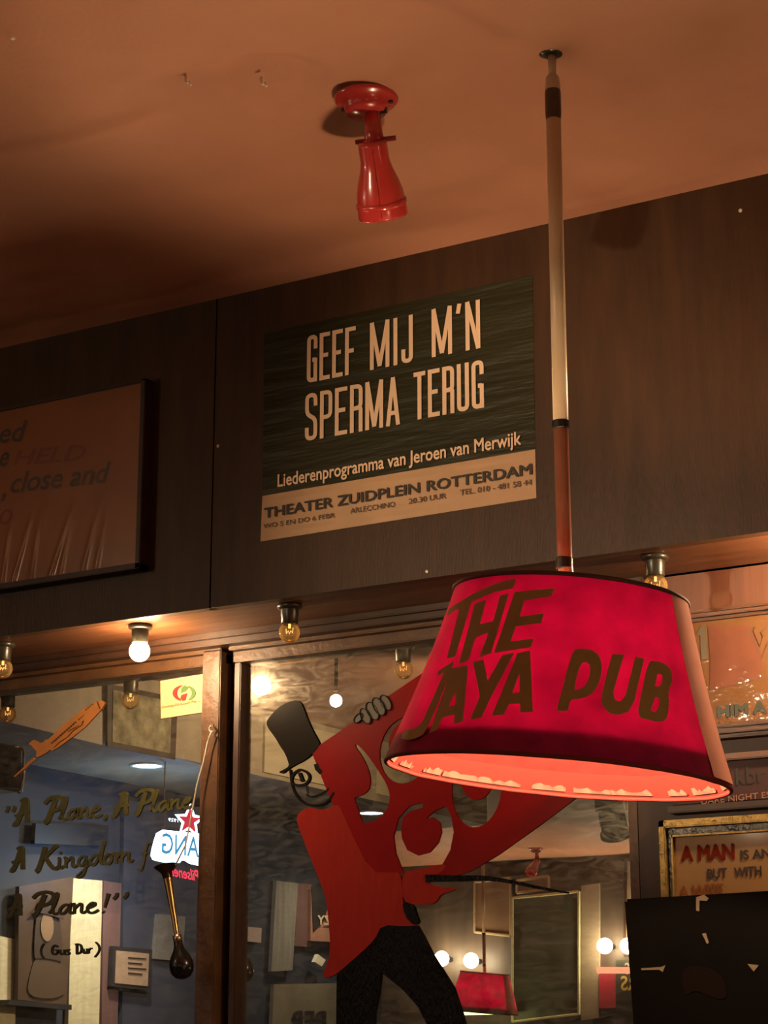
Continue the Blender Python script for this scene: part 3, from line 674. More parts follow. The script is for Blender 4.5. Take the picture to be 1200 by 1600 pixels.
# ceiling hooks and screws
def hook(px, py, label, ln=.016):
    b = atz(px,py,CEIL); t = thing('ceiling_hook', b, label, 'hook', 'hooks and screws in the ceiling')
    MB().tube([b+Vector((0,0,.004)), b+Vector((0,0,-.006)), b+Vector((.004,0,-.010)), b+Vector((.007,0,-.008)), b+Vector((.012,-.002,-ln))], .0019, 8).build('wire', Mscrew, t, smooth=True)
hook(290,122,'small bent metal hook in the ceiling, nearest the left edge'); hook(408,124,'small bent hook in the chipped ceiling patch beside the spotlight')
def screw(p, ax, label, r=.0035):
    o = MB().lathe([(r,0),(r*.9,.0015),(0,.002)], p, ax, n=14).build('screw', Mscrew); tag(o, label, 'screw')
screw(atz(20,60,CEIL-.001), (0,0,-1), 'small shiny screw head in the ceiling corner, top left of photo')
screw(aty(1157,329,0), (0,-1,0), 'pale screw head high on the dark wall right of the pole')
screw(aty(667,893,0), (0,-1,0), 'dark screw on the wall edge below the poster', .003)
screw(aty(341,697,0), (0,-1,0), 'pale nail on the panel seam left of the poster', .0035)

# ================================================================== PAINTED FIGURE ON THE RIGHT MIRROR
def q5(L): return [(400+x/5, 1060+y/5) for x, y in L]
def q3(L): return [(400+x/3, 1200+y/3) for x, y in L]
def q8(L): return [(350+x/3, 900+y/3) for x, y in L]
fg = thing('painted_figure', (aty(600,1600,MY).x, MY-.004, GB+.02), 'painted man in top hat and red tailcoat carrying a cut-out red board', 'painting')
def gl(k): return lambda x, y: aty(x, y, MY-.0008-k*.0006)
T2 = Vector((0,-.0012,0))
hat = flat('top_hat', [[smooth_loop(q5([(80,350),(100,310),(170,230),(250,185),(320,168),(352,188),(380,250),(400,310),(440,400),(497,500),(497,520),(440,592),(380,640),(290,685),(240,720),(215,742),(186,740),(184,728),(215,715),(262,685),(250,640),(225,580),(190,530),(150,460),(100,395)]),1)]], gl(3), Mhat, fg, T2)
face = strokes('face_outline', [(smooth_open(q5([(268,712),(276,790),(285,850),(310,905),(350,955),(400,985),(460,996),(530,985),(580,945),(612,890)])),[3,3.6]),
   (smooth_open(q5([(390,905),(410,918),(440,926),(490,912),(540,886),(572,860)])),2.2),
   (smooth_open(q5([(345,712),(300,735),(270,790),(292,832),(345,838),(395,825),(425,775),(400,730),(345,712)])),3.6),
   (q5([(340,738),(352,770),(365,805)]),5.0), (smooth_open(q5([(395,820),(398,870),(405,905)])),.8), (q5([(470,668),(480,705),(512,738)]),7)], gl(2), Mhat, fg, T2)
board_out = [(488,1177),(497,1166),(550,1130),(607,1088),(645,1062),(700,1026),(742,1004),(790,1030),(850,1100),(905,1170),(912,1210),(906,1243),(850,1285),(780,1335),(735,1362),(700,1372),(630,1366),(580,1363),(565,1350),(540,1300),(515,1245)]
def ell(cx, cy, rx, ry, rot=0, n=28): 
    c, s = math.cos(rot), math.sin(rot); return [(cx+rx*math.cos(a)*c-ry*math.sin(a)*s, cy+rx*math.cos(a)*s+ry*math.sin(a)*c) for a in [2*math.pi*k/n for k in range(n)]]
hole1 = smooth_loop(q5([(765,515),(830,610),(880,710),(897,800),(882,875),(830,912),(770,930),(772,955),(792,1005),(830,1125),(860,1135),(950,1102),(1000,1062),(1040,990),(1050,910),(1020,820),(950,710),(870,595),(800,520)]),1)
hole2 = ell(*(634,1172), 40, 53, .25)
isl2 = ell(639,1160, 31, 36, .25)
hole3 = q3([(785,160),(720,178),(668,235),(645,320),(655,400),(690,487),(790,468),(875,452),(912,385),(928,300),(915,220),(890,178),(840,200),(795,238),(830,230),(862,255),(870,300),(855,350),(815,395),(760,410),(710,385),(685,330),(680,280),(690,235),(720,203),(782,186)])
hole4 = ell(745,1232, 39, 61, .1); isl4 = ell(746,1216, 25, 34, .1)
flat('cutout_board', [[board_out, hole1, hole2, hole3, hole4], [isl2], [isl4]], gl(1), Mredpaint, fg, T2)
for i, (x, y, rx, ry, ro) in enumerate(((582,1111,8,15,-.5),(571,1119,7,13,-.45),(592,1104,8,15,-.5),(603,1098,7,13,-.5),(560,1122,5,9,.7))):
    flat('finger', [[ell(x,y,rx,ry,ro,20)]], gl(4+i%3), Mgreyfing, fg, T2)
    strokes('finger_outline', [(ell(x,y,rx,ry,ro,20)+[ell(x,y,rx,ry,ro,20)[0]], 1.3)], gl(6+i%3), Mhat, fg, T2)
flat('tailcoat', [[smooth_loop(q3([(190,240),(203,208),(250,182),(300,197),(345,190),(385,168),(410,215),(445,300),(540,488),(620,490),(676,490),(686,560),(690,640),(700,690),(720,720),(760,738),(700,742),(590,735),(560,800),(500,860),(420,930),(380,965),(330,985),(312,975),(340,900),(350,850),(345,760),(335,650),(320,580),(280,480),(240,380),(205,290)]),1)]], gl(3), Mcoat, fg, T2)
flat('sleeve', [[smooth_loop(q3([(684,490),(760,475),(830,458),(880,450),(892,462),(870,490),(805,508),(795,525),(820,545),(880,560),(935,562),(930,575),(865,592),(850,625),(820,640),(760,640),(690,634)]),1)]], gl(2), Mcoat, fg, T2)
flat('belt', [[smooth_loop(q3([(685,622),(740,640),(752,690),(768,725),(738,738),(700,695)]),1)]], gl(4), Mblackpaint, fg, T2)
lg = [(590,735),(680,742),(760,738),(790,790),(830,870),(880,950),(930,1030),(960,1120),(985,1200),(1040,1400),(1090,1620),(1200,1680),(1190,1720),(960,1720),(935,1640),(860,1400),(800,1200),(760,1120),(690,1040),(590,960),(580,1050),(560,1150),(556,1400),(556,1640),(640,1700),(620,1730),(390,1730),(380,1640),(375,1400),(378,1100),(380,970),(420,935),(500,865),(560,800)]
flat('trousers', [[q3(lg)]], gl(2), Mblackpaint, fg, T2)
strokes('cane', [(smooth_open(q3([(795,518),(830,516),(940,518),(1050,514),(1130,522),(1200,534),(1330,562),(1458,584)])),[12,3])], gl(5), Mblackpaint, fg, T2)

# ================================================================== AIRPLANE, STICKER, HORN
def q6(L): return [(x/6, 1060+y/6) for x, y in L]
air = thing('painted_airplane', aty(90,1150,PY), 'orange painted airliner climbing across the left mirror', 'painting')
flat('fuselage', [[q6([(988,228),(960,208),(900,220),(800,275),(700,350),(600,430),(500,530),(450,575),(425,572),(418,590),(380,605),(318,575),(278,605),(268,625),(288,622),(345,685),(340,725),(352,742),(440,695),(472,668),(490,678),(560,640),(700,535),(800,455),(905,340),(960,280)])]], gl(1), Mplane, air, T2)
wn = []
for i in range(12): wn.append((q6([(487+i*20,598-i*17.5),(492+i*20,612-i*17.5)]), 2.0))
for i in range(4): wn.append((q6([(805+i*21,290-i*17),(808+i*21,298-i*17)]), 1.8))
for i in range(4): wn.append((q6([(740+i*14,382-i*13),(743+i*14,388-i*13)]), 1.3))
wn += [(q6([(505,650),(560,600),(640,545),(700,480)]),1.0),(q6([(700,480),(770,440),(785,400),(770,410)]),1.0),(q6([(915,215),(935,270),(940,290)]),.7),(q6([(640,500),(740,440)]),.8)]
strokes('window', wn, gl(4), Mplaned, air, T2)
strokes('smoke_trail', [(q6([(330,748),(270,800),(225,845),(135,922)]),[4.5,2])], gl(1), Mplane, air, T2)
st = thing('company_sticker', aty(285,1090,PY), 'pale yellow card with red and green globe logo beside the post', 'sticker')
flat('card', [[[(251,1064),(319,1053),(317,1113),(252,1123)]]], gl(1), Msticker, st, T2)
ex, ey = 288, 1083
def arc(a0, a1, rx, ry, n=10): return [(ex+rx*math.cos(math.radians(a0+(a1-a0)*i/n)), ey-ry*math.sin(math.radians(a0+(a1-a0)*i/n))) for i in range(n+1)]
flat('logo_red', [[arc(95,255,18,12.5)+arc(255,110,11,11)[1:-1]], [[(282,1091),(284,1086),(293,1083),(290,1094),(286,1095)]]], gl(4), Mred, st, T2)
flat('logo_green', [[arc(75,-65,18,12.5)+arc(-60,60,12,11)[1:-1]], [[(283,1083),(284,1075),(289,1071),(295,1074),(290,1080)]]], gl(4), Mgreen, st, T2)
lettering('lettering', 'Genting Oil Kasuri Pte. L', aty(254,1107.5,MY), aty(315,1097,MY), .0058, mat('brown_print',(.14,.08,.03),.6), st, off=Vector((0,-.0045,0)))

HY = .168
horn = thing('bulb_horn', aty(283,1530,HY), 'brass bulb horn with black rubber bulb hanging by a cord before the mirror', 'horn')
hb = aty(259,1354,HY); hn = aty(277,1464,HY); hc = aty(283,1506,HY); ax = (hn-hb).normalized(); Lh = (hn-hb).length
hk = .00112
MB().lathe([(21*hk,-.002),(20.5*hk,0),(15*hk,.006),(10*hk,.012),(8.5*hk,.02),(8*hk,.025)], hb, ax, n=36).build('bell', mat('dark_bell_metal',(.10,.05,.03),.22,metal=.8), horn, smooth=True)
MB().lathe([(8*hk,.022),(7*hk,.05),(5.6*hk,.085),(4.6*hk,Lh-.012),(4.4*hk,Lh)], hb, ax, n=28).build('brass_tube', Mbrass, horn, smooth=True)
MB().lathe([(5*hk,Lh-.004),(8*hk,Lh-.003),(8*hk,Lh+.009),(6*hk,Lh+.010)], hb, ax, n=28).build('ferrule', mat('pale_ferrule',(.75,.6,.42),.25,metal=1), horn, smooth=True)
MB().lathe([(7.4*hk,0),(7.8*hk,.006),(10*hk,.016),(17*hk,.030),(21*hk,.042),(21.5*hk,.052),(19.5*hk,.062),(13*hk,.071),(5*hk,.0745),(0,.075)], hn+ax*.008, (hc-hn).normalized(), n=36).build('rubber_bulb', Mrubber, horn, smooth=True)
nl = aty(331,1133,FY-.006)
cpts = [aty(x,y,Y) for x,y,Y in ((331,1142,.214),(327,1152,.213),(324,1162,.213),(318,1190,.212),(308,1225,.208),(301,1262,.202),(296,1290,.195),(290,1320,.19),(274,1352,HY))]
cd2 = MB(); cd2.tube(cpts, .0017, 8); cd2.tube([aty(331+4.2*math.cos(a),1139+5*math.sin(a),.213) for a in [k*.7 for k in range(10)]], .0016, 8); cd2.build('cord', Mcord, horn, smooth=True)
nlo = MB().tube([nl+Vector((0,.004,.002)), aty(331,1134,.206)], .0016, 8)
nlo.lathe([(.0028,0),(.0028,.001)], aty(331,1134,.206), (0,1,0), n=10, cap=True); tag(nlo.build('nail', Mbrass), 'brass nail in the wooden post holding the horn cord', 'nail')

# ================================================================== RIGHT WALL: PANEL AND SIGNS
RY = .225
def rx(px, py, Y=RY): return aty(px,py,Y)
pz1 = rx(1200,858).z; pz0 = rx(1200,943).z
MB().box((xr1+.03,RY-.012,pz0),(-1.03,RY,pz1)).build('trim_7', Mpanel, kind='structure', bevel=.001)
MB().box((xr1+.03,RY-.03,pz1),(-1.03,RY,SOF)).build('trim_8', Msoff, kind='structure', bevel=.002)
# glossy advert in a moulded frame
gz1 = rx(1200,962).z; gz0 = rx(1200,1126).z; ox0 = xr1+.05
ad = thing('glossy_advert', (-1.25,RY,gz0), 'glossy orange framed advert with a tall outlined V, right of the lampshade', 'picture')
MB().box((ox0,RY-.014,gz0),(-1.03,RY,gz1)).build('print', Mfilm, ad)
for a, b in ((gz1,pz0),(rx(1200,1150).z,gz0)):
    fm = MB(); hh = (b-a); fm.box((ox0-.02,RY-.020,a),(-1.03,RY,b)); fm.box((ox0-.02,RY-.030,a+hh*.25),(-1.03,RY,a+hh*.5)); fm.box((ox0-.02,RY-.026,a+hh*.65),(-1.03,RY,a+hh*.85)); fm.build('frame_rail', Msoff, ad, bevel=.0015)
def oa(x, y): return aty(x, y, RY-.0145)
def k73(L): return [(1040+x/7.275, 840+y/7.275) for x, y in L]
flat('large_letter', [[k73([(408,1000),(440,985),(462,1000),(470,1250),(482,1380),(410,1390),(400,1250),(398,1110),(345,1110),(370,1065)])]], oa, mat('olive_print',(.10,.065,.02),.3), ad, Vector((0,-.0005,0)))
strokes('large_letter', [(k73([(920,1085),(970,1065),(1000,1015),(1020,1020),(1000,1060),(1075,1240),(1110,1120),(1085,1080),(1120,1040),(1180,1005)]),.8),(k73([(920,1085),(935,1100),(970,1105),(1095,1370),(1164,1190)]),.8)], oa, Mink2, ad, Vector((0,-.0005,0)))
lettering('lettering', 'HIM A', oa(1123,1121), oa(1197,1113), .021, mat('dark_green_print',(.035,.045,.025),.4), ad, off=Vector((0,-.0006,0)), bold=.05)
flat('pale_area', [[k73([(482,1010),(560,985),(700,1000),(960,1005),(1010,1120),(1085,1330),(1080,1600),(500,1740),(510,1400)])]], oa, mat('rosy_print',(.26,.10,.062),.07,var=.4,scale=6,coat=.9,bump=1,bscale=9,dist=.006), ad, Vector((0,-.0003,0)))
tn = MB()
for k in range(3):
    pts = [rx(1118+i*4+k*2, 1138-6*abs(math.sin(i*.55+k))-k*2, RY-.019) for i in range(26)]; tn.tube(pts, .0011, 6)
tn.build('gold_trim', Mgold, ad, smooth=True)
# dark sign below it
s1 = rx(1200,1186).z; s0 = rx(1200,1252).z
sg = thing('dark_wooden_sign', (-1.25,RY,s0), 'dark purple brown wooden sign with faint lettering behind the lampshade corner', 'sign')
sx0 = rx(1055,1240).x
MB().box((sx0,RY-.016,s0),(-1.03,RY,s1)).build('board', mat('purple_brown_board',(.07,.026,.024),.6,var=.4,scale=5,stretch=(1,1,5)), sg, bevel=.003)
MB().box((sx0-.005,RY-.024,s1),(-1.03,RY,s1+.012)).build('frame_rail', Msoff, sg, bevel=.002)
MB().box((sx0-.008,RY-.022,s0-.012),(-1.03,RY,s0)).build('frame_rail', Mframed, sg, bevel=.002)
def osg(x, y): return aty(x, y, RY-.0165)
lettering('lettering', 'kbr', osg(1151,1226), osg(1196,1221), .030, Mink, sg, off=Vector((0,-.0006,0)), bold=.02)
lettering('lettering', 'UARE NIGHT ES', osg(1096,1257), osg(1204,1246), .011, mat('pale_red_print',(.34,.17,.11),.5), sg, off=Vector((0,-.0006,0)), bold=.01)
# gold framed motto
def ogf(x, y): return aty(x, y, RY-.0305)
g1 = rx(1028,1284,RY-.03); gx0 = g1.x; gzt = rx(1200,1271,RY-.03).z; gzb = rx(1040,1405,RY-.03).z-.06
mo = thing('motto_picture', (-1.2,RY,gzb), 'gold framed buff motto card with red and black words, far right', 'picture')
ow = .021
gf = MB(); gf.box((gx0,RY-.030,gzt-.013),(-1.03,RY,gzt)); gf.box((gx0,RY-.030,gzb),(gx0+.012,RY,gzt)); gf.box((gx0,RY-.030,gzb-.013),(-1.03,RY,gzb)); gf.build('frame', Mgold, mo, bevel=.002)
gi = MB(); gi.box((gx0+.012,RY-.020,gzt-.026),(-1.03,RY,gzt-.013)); gi.box((gx0+.012,RY-.020,gzb),(gx0+.0215,RY,gzt-.026)); gi.build('inner_frame', mat('dark_olive_lacquer',(.035,.035,.018),.15,bump=1,bscale=90), mo, bevel=.0015)
sl = MB(); sl.box((gx0+.0205,RY-.024,gzb),(gx0+.0235,RY,gzt-.026)); sl.box((gx0+.0205,RY-.024,gzt-.029),(-1.03,RY,gzt-.026)); sl.build('slip', Mgold, mo)
MB().box((gx0+.0235,RY-.016,gzb),(-1.03,RY,gzt-.029)).build('card', mat('buff_motto_card',(.36,.205,.07),.5,var=.25,scale=5,coat=.04,bump=.2,bscale=8), mo)
def omo(x, y): return aty(x, y, RY-.0165)
o2 = Vector((0,-.0006,0))
lettering('red_lettering', 'A MAN', omo(1065,1346), omo(1147,1342), .027, mat('red_motto_ink',(.17,.018,.005),.8,spec=.05), mo, off=o2, bold=.05)
lettering('black_lettering', 'IS AN', omo(1158,1343), omo(1204,1340), .016, Mink, mo, off=o2, bold=.035)
lettering('black_lettering', 'BUT', omo(1106,1373), omo(1136,1371), .017, Mink, mo, off=o2, bold=.035)
lettering('black_lettering', 'WITH', omo(1148,1371), omo(1190,1368), .017, Mink, mo, off=o2, bold=.035)
lettering('red_lettering', 'A WISE', omo(1062,1404), omo(1130,1400), .022, mat('faint_red_ink',(.26,.10,.035),.8,spec=.05), mo, off=o2, bold=.035)
# black scuffed cabinet in front
KY = -.10
bb = aty(1100,1600,KY); cab = thing('black_cabinet', (aty(1120,1500,KY).x, KY, 1.02), 'black scuffed cabinet with peeling tape in the lower right corner', 'cabinet')
def okb(x, y): return aty(x, y, KY)
kb = MB(); front = [okb(974,1405), okb(1262,1388), okb(1290,2050), okb(1020,2050)]; back = [p+Vector((.02,.20,0)) for p in front]
kb.add(front+back, [(0,1,2,3),(7,6,5,4),(0,4,5,1),(1,5,6,2),(2,6,7,3),(3,7,4,0)]); kb.build('body', mat('black_scuffed_vinyl',(.002,.0014,.001),.6,bump=.3,bscale=20,var=.5,scale=8,spec=.03), cab, bevel=.004)
for L_ in ([(1088,1402),(1100,1398),(1108,1404),(1104,1408),(1093,1407),(1093,1424),(1088,1423)], [(1097,1459),(1103,1458),(1108,1473),(1105,1475)], [(1002,1513),(1033,1511),(1040,1508),(1036,1519),(1030,1515),(1003,1516)], [(1168,1506),(1186,1508),(1178,1518)]):
    flat('tape_scrap', [[L_]], lambda x, y: aty(x, y, KY-.0015), Mtape, cab, Vector((0,-.001,0)))
flat('worn_patch', [[smooth_loop([(1062,1512),(1100,1508),(1132,1525),(1138,1560),(1120,1562),(1085,1545),(1070,1560)])]], lambda x, y: aty(x, y, KY-.001), mat('brown_scuff',(.0035,.0016,.0012),.6,spec=.03), cab, Vector((0,-.0004,0)))

# ================================================================== THE ROOM SEEN IN THE MIRRORS
def bxp(x, y, off=.02): return wallx(x, y, BX+off)      # on the side wall
def xquad(name, pts, m, parent, off, depth=.02):        # board on the side wall from four pixels
    a = [bxp(x, y, off) for x, y in pts]; b = [p+Vector((-depth,0,0)) for p in a]
    return MB().add(a+b, [(0,1,2,3),(7,6,5,4),(0,4,5,1),(1,5,6,2),(2,6,7,3),(3,7,4,0)]).build(name, m, parent)
def board(name, pts, m, label, cat, off=.02, group=None):
    t = thing(name, sum((bxp(x,y,off) for x,y in pts), Vector())/4, label, cat, group)
    xquad('board', pts, m, t, off); return t
Mcream = mat('cream_board', (.62,.55,.36), .6, var=.25, scale=5, stretch=(1,6,.6)); Mgreyb = mat('grey_plank', (.26,.24,.22), .6, var=.4, scale=6, stretch=(1,6,.7))
Mpurp = mat('plum_brown_plank', (.16,.085,.085), .55, var=.3, scale=6, stretch=(1,6,.6)); Mdk = mat('near_black_board', (.02,.018,.022), .5)
Mtan = mat('tan_paper', (.36,.24,.17), .6, var=.25, scale=8)
board('cream_plank', [(-60,1450),(26,1468),(22,1720),(-60,1720)], Mcream, 'cream plank at the left edge, reflected beside the portrait poster', 'plank')
po = board('portrait_poster', [(30,1385),(115,1370),(104,1570),(28,1562)], mat('brown_portrait_print',(.09,.055,.035),.4,var=.4,scale=5), 'brown portrait poster of a long haired person, reflected below the script', 'poster', .05)
def ell_(cx, cy, rx, ry, n=24): return [(cx+rx*math.cos(2*math.pi*k/n), cy+ry*math.sin(2*math.pi*k/n)) for k in range(n)]
def side_pt(off): return lambda x, y: bxp(x, y, off)
TX = Vector((.003,0,0))
Mhair = mat('long_hair_print',(.045,.028,.018),.5); Mface = mat('pale_face_print',(.20,.125,.075),.5); Mrobe = mat('robe_print',(.075,.047,.03),.5)
flat('portrait', [[smooth_loop([(40,1560),(46,1520),(56,1492),(90,1492),(100,1520),(104,1560)])]], side_pt(.052), Mrobe, po, TX)
flat('portrait', [[smooth_loop([(52,1500),(54,1450),(58,1420),(72,1408),(88,1420),(95,1450),(98,1505),(88,1500),(60,1496)])]], side_pt(.056), Mhair, po, TX)
flat('portrait', [[ell_(73,1448,10,23)]], side_pt(.060), Mface, po, TX)
flat('portrait', [[smooth_loop([(46,1428),(60,1418),(64,1400),(84,1402),(88,1422),(104,1440),(86,1432),(62,1426)])]], side_pt(.064), Mhair, po, TX)
xquad('frame', [(14,1562),(112,1570),(112,1578),(14,1570)], Mdk, po, .075, .05)
board('cream_plank', [(112,1372),(160,1376),(152,1720),(104,1720)], Mcream, 'cream plank reflected right of the portrait poster', 'plank', .03)
board('plum_plank', [(162,1376),(190,1380),(180,1720),(157,1720)], Mpurp, 'plum brown plank reflected between cream plank and framed notice', 'plank', .025)
nt = board('framed_notice', [(177,1478),(238,1484),(236,1548),(174,1541)], Mdk, 'small framed notice in a black frame, reflected under the script', 'picture', .05)
xquad('paper', [(182,1485),(233,1490),(231,1541),(180,1536)], Mtan, nt, .054, .003)
for i, (tx) in enumerate(('This house is', 'open late from', 'Friday to', 'yesterday')):
    pass
nl_ = [([(200,1496+i*8),(228-(i%2)*6,1498+i*8)],1.3) for i in range(4)]
strokes('notice_line', nl_, side_pt(.055), Mink, nt, TX)
board('grey_picture', [(247,1428),(290,1432),(285,1502),(241,1498)], mat('grey_print',(.20,.18,.17),.6,var=.5,scale=20), 'faded grey picture reflected behind the bulb horn', 'picture', .04)
board('dark_door', [(194,1250),(318,1262),(318,1720),(190,1720)], mat('navy_panel',(.05,.055,.09),.5,var=.3,scale=5), 'dark navy panel reflected behind the neon sign', 'panel', .022)
board('grey_plank', [(432,1376),(466,1380),(457,1516),(424,1518)], Mgreyb, 'grey plank reflected between post and painted man', 'plank', .03)
board('plum_plank', [(466,1380),(488,1382),(486,1480),(460,1478)], Mpurp, 'plum plank reflected beside the grey plank', 'plank', .02)
cz_ = board('tattered_poster', [(486,1390),(530,1394),(528,1472),(485,1470)], mat('salmon_poster',(.42,.20,.14),.6,var=.3,scale=10), 'salmon poster with pale reversed letters beside the painted coat', 'poster', .04)
xquad('dark_print', [(487,1385),(520,1390),(506,1440),(490,1456)], Mdk, cz_, .045, .003)
a_ = bxp(548,1446,.048); b_ = bxp(496,1444,.048)
lettering('lettering', 'CRAZY', a_, b_, .045, mat('pale_letters',(.65,.52,.36),.5), cz_, off=Vector((.002,0,0)), bold=.03)
board('lower_board', [(428,1538),(530,1536),(530,1720),(420,1720)], mat('drab_board',(.22,.19,.14),.6,var=.3,scale=6), 'drab cardboard sign with dark letters reflected at the bottom edge', 'sign', .03)
lettering('lettering', 'PER', bxp(508,1612,.036), bxp(452,1612,.036), .10, Mdk, bpy.data.objects['lower_board'], off=Vector((.002,0,0)), bold=.03)
tg = board('white_tag', [(497,1491),(509,1500),(503,1510),(492,1503)], mat('white_card',(.75,.70,.58),.5), 'small white square tag reflected at the coat tail', 'tag', .06)
board('pink_note', [(388,1448),(409,1450),(408,1473),(387,1471)], mat('pinkish_card',(.40,.30,.28),.6), 'small pinkish card reflected right of the post', 'card', .03)
board('dark_sign', [(56,1286),(170,1290),(168,1322),(54,1318)], mat('navy_sign',(.006,.006,.012),.5), 'dark navy sign reflected between the script lines', 'sign', .05)
# bulkhead face: picture, boards, card
def bq_(x, y, off=.0): return wallx(x, y, BXF+off)
def fboard(name, pts, m, label, cat, off=.012):
    t = thing(name, sum((bq_(x,y,off) for x,y in pts), Vector())/4, label, cat)
    a = [bq_(x,y,off) for x,y in pts]; b = [p-Vector((.010,0,0)) for p in a]
    MB().add(a+b, [(0,1,2,3),(7,6,5,4),(0,4,5,1),(1,5,6,2),(2,6,7,3),(3,7,4,0)]).build('board', m, t); return t
pf = fboard('framed_picture', [(168,1068),(278,1090),(274,1187),(168,1166)], Mframed, 'pale speckled picture in a brown frame, reflected above the airplane nose', 'picture', .02)
a = [bq_(x,y,.023) for x,y in ((177,1078),(268,1096),(266,1177),(176,1159))]; MB().add(a,[(0,1,2,3)]).build('print', mat('speckled_print',(.50,.44,.28),.25,var=.7,scale=14,col2=(.12,.10,.06)), pf)
fboard('plywood_sheet', [(415,1120),(562,1156),(562,1238),(413,1206)], mat('pale_plywood',(.60,.50,.34),.6,var=.25,scale=5,stretch=(1,1,5)), 'pale plywood sheet reflected behind the top hat', 'board')
fboard('cream_notice', [(592,1184),(640,1196),(640,1252),(590,1240)], mat('cream_notice_paper',(.62,.52,.33),.6), 'cream notice reflected through the cut-out board', 'notice')
fboard('plywood_sheet', [(12,1080),(160,1112),(160,1164),(12,1128)], mat('mauve_plywood',(.50,.40,.33),.6,var=.3,scale=6), 'grey mauve plywood sheet reflected behind the airplane', 'board')
# recessed downlights in the bulkhead
Mdown = emat('cool_downlight', (.85,.95,1), 14)
for i, (x, y) in enumerate(((-5.09,-3.02),(-5.11,-4.84))):
    t = thing('recessed_downlight', (x,y,BZ), ('oval white downlight reflected under the airplane','oval white downlight reflected inside the red board')[i], 'downlight', 'downlights in the bulkhead')
    MB().lathe([(.075,0),(.075,-.006),(.062,-.007),(.060,-.002)], (x,y,BZ), n=28).build('ring', mat('white_ring',(.7,.7,.66),.4), t, smooth=True)
    MB().lathe([(.060,-.003),(.0,-.0035)], (x,y,BZ), n=28).build('lens', Mdown, t)
    dl = bpy.data.lights.new('downlight_beam', 'SPOT'); dl.energy = (120, 30)[i]; dl.color = (1,.86,.58); dl.spot_size = 2.2; dl.spot_blend = .8; dl.shadow_soft_size = .05
    do = bpy.data.objects.new('downlight_beam', dl); COL.objects.link(do); do.location = (x,y,BZ-.02); do.parent = t; do.matrix_parent_inverse = Matrix.Translation(-t.location)
# neon beer sign, hung from the bulkhead, facing the room
NX = -4.98
def ne(x, y): return wallx(x, y, NX)
neon = thing('neon_beer_sign', ne(280,1330), 'glowing blue white neon beer sign with a red star, reflected beside the post', 'neon sign')
Mnw = emat('neon_white_blue', (.55,.82,1), 9); Mnb = emat('neon_deep_blue', (.05,.30,.60), 1.6); Mnr = emat('neon_red', (1,.03,.07), 3.2); Mstar = emat('neon_star_red', (.75,.03,.07), 1.3)
TN = Vector((.006,0,0))
def nf(k): return lambda x, y: wallx(x, y, NX+.004*k)
hp = [neon]
flat('panel', [[smooth_loop([(246,1296),(275,1299),(345,1306),(345,1356),(300,1352),(284,1342),(278,1350),(250,1347),(234,1342),(238,1320)],1)]], nf(0), Mnw, neon, TN)
lettering('name_lettering', 'BINTANG', wallx(362,1345,NX), wallx(250,1333,NX), .085, Mnb, neon, off=Vector((.009,0,0)), bold=.01)
sc_ = (295,1283)
def star(R1, R2, c, k): return [(c[0]+(R1 if i%2==0 else R2)*math.sin(math.pi*i/5+.08)*.88, c[1]-(R1 if i%2==0 else R2)*math.cos(math.pi*i/5+.08)) for i in range(10)]
flat('star_outline', [[star(27,13,sc_,0)]], nf(1.6), Mnw, neon, TN); flat('star', [[star(20,8,sc_,0)]], nf(3.4), Mstar, neon, TN)
lettering('script_lettering', 'Pilsener', wallx(310,1377,NX), wallx(264,1368,NX), .045, Mnr, neon, off=Vector((.004,0,0)), shear=.3, bold=.012)
lettering('year_lettering', '1929', wallx(277,1285,NX), wallx(262,1283,NX), .014, Mnw, neon, off=Vector((.004,0,0)))
for x in (255, 330):
    q = ne(x,1298); MB().tube([q, Vector((q.x,q.y,BZ))], .003, 6).build('hanging_wire', Mblackpl, neon)
li = bpy.data.lights.new('neon_glow', 'POINT'); li.energy = 6; li.color = (.20,.45,1); li.shadow_soft_size = .012
lo = bpy.data.objects.new('neon_glow', li); COL.objects.link(lo); lo.location = neon.location+Vector((-.05,0,.0)); lo.parent = neon; lo.matrix_parent_inverse = Matrix.Translation(-neon.location)
# black loudspeaker hung at the left
sk = thing('hanging_loudspeaker', wallx(15,1205,-4.62), 'black loudspeaker with a chrome edge, reflected at the far left', 'loudspeaker')
def skp(x, y, o=0): return wallx(x, y, -4.62+o)
a = [skp(x,y) for x,y in ((-45,1152),(36,1166),(36,1238),(-45,1226))]; b = [p+Vector((-.16,0,0)) for p in a]
MB().add(a+b, [(0,1,2,3),(7,6,5,4),(0,4,5,1),(1,5,6,2),(2,6,7,3),(3,7,4,0)]).build('body', Mblackpl, sk, bevel=.01)
MB().tube([skp(x,y,.004) for x,y in ((22,1166),(34,1168),(38,1176),(37,1215),(32,1237),(29,1238))], .006, 8).build('chrome_edge', Mchrome, sk, smooth=True)
q = skp(0,1155); MB().tube([q+Vector((-.08,0,-.02)), Vector((q.x-.08,q.y,CEIL))], .015, 8).build('bracket', Mblackpl, sk)
# a small lit bulb further into the room
sp2 = flip(CC+ray(525,1095)*6.3)
pend = MB(); pend.lathe([(.019*math.sin(math.pi*k/12), -.019*math.cos(math.pi*k/12)) for k in range(13)], sp2, n=16)
lb2 = thing('bare_pendant_bulb', (sp2.x,sp2.y,CEIL), 'small glaring bulb reflected right of the hat', 'light bulb')
pend.build('bulb', emat('lit_small_bulb', WARM, 500), lb2, smooth=True); MB().tube([(sp2.x,sp2.y,sp2.z+.03),(sp2.x,sp2.y,CEIL)], .006, 8).build('flex', Mblackpl, lb2)
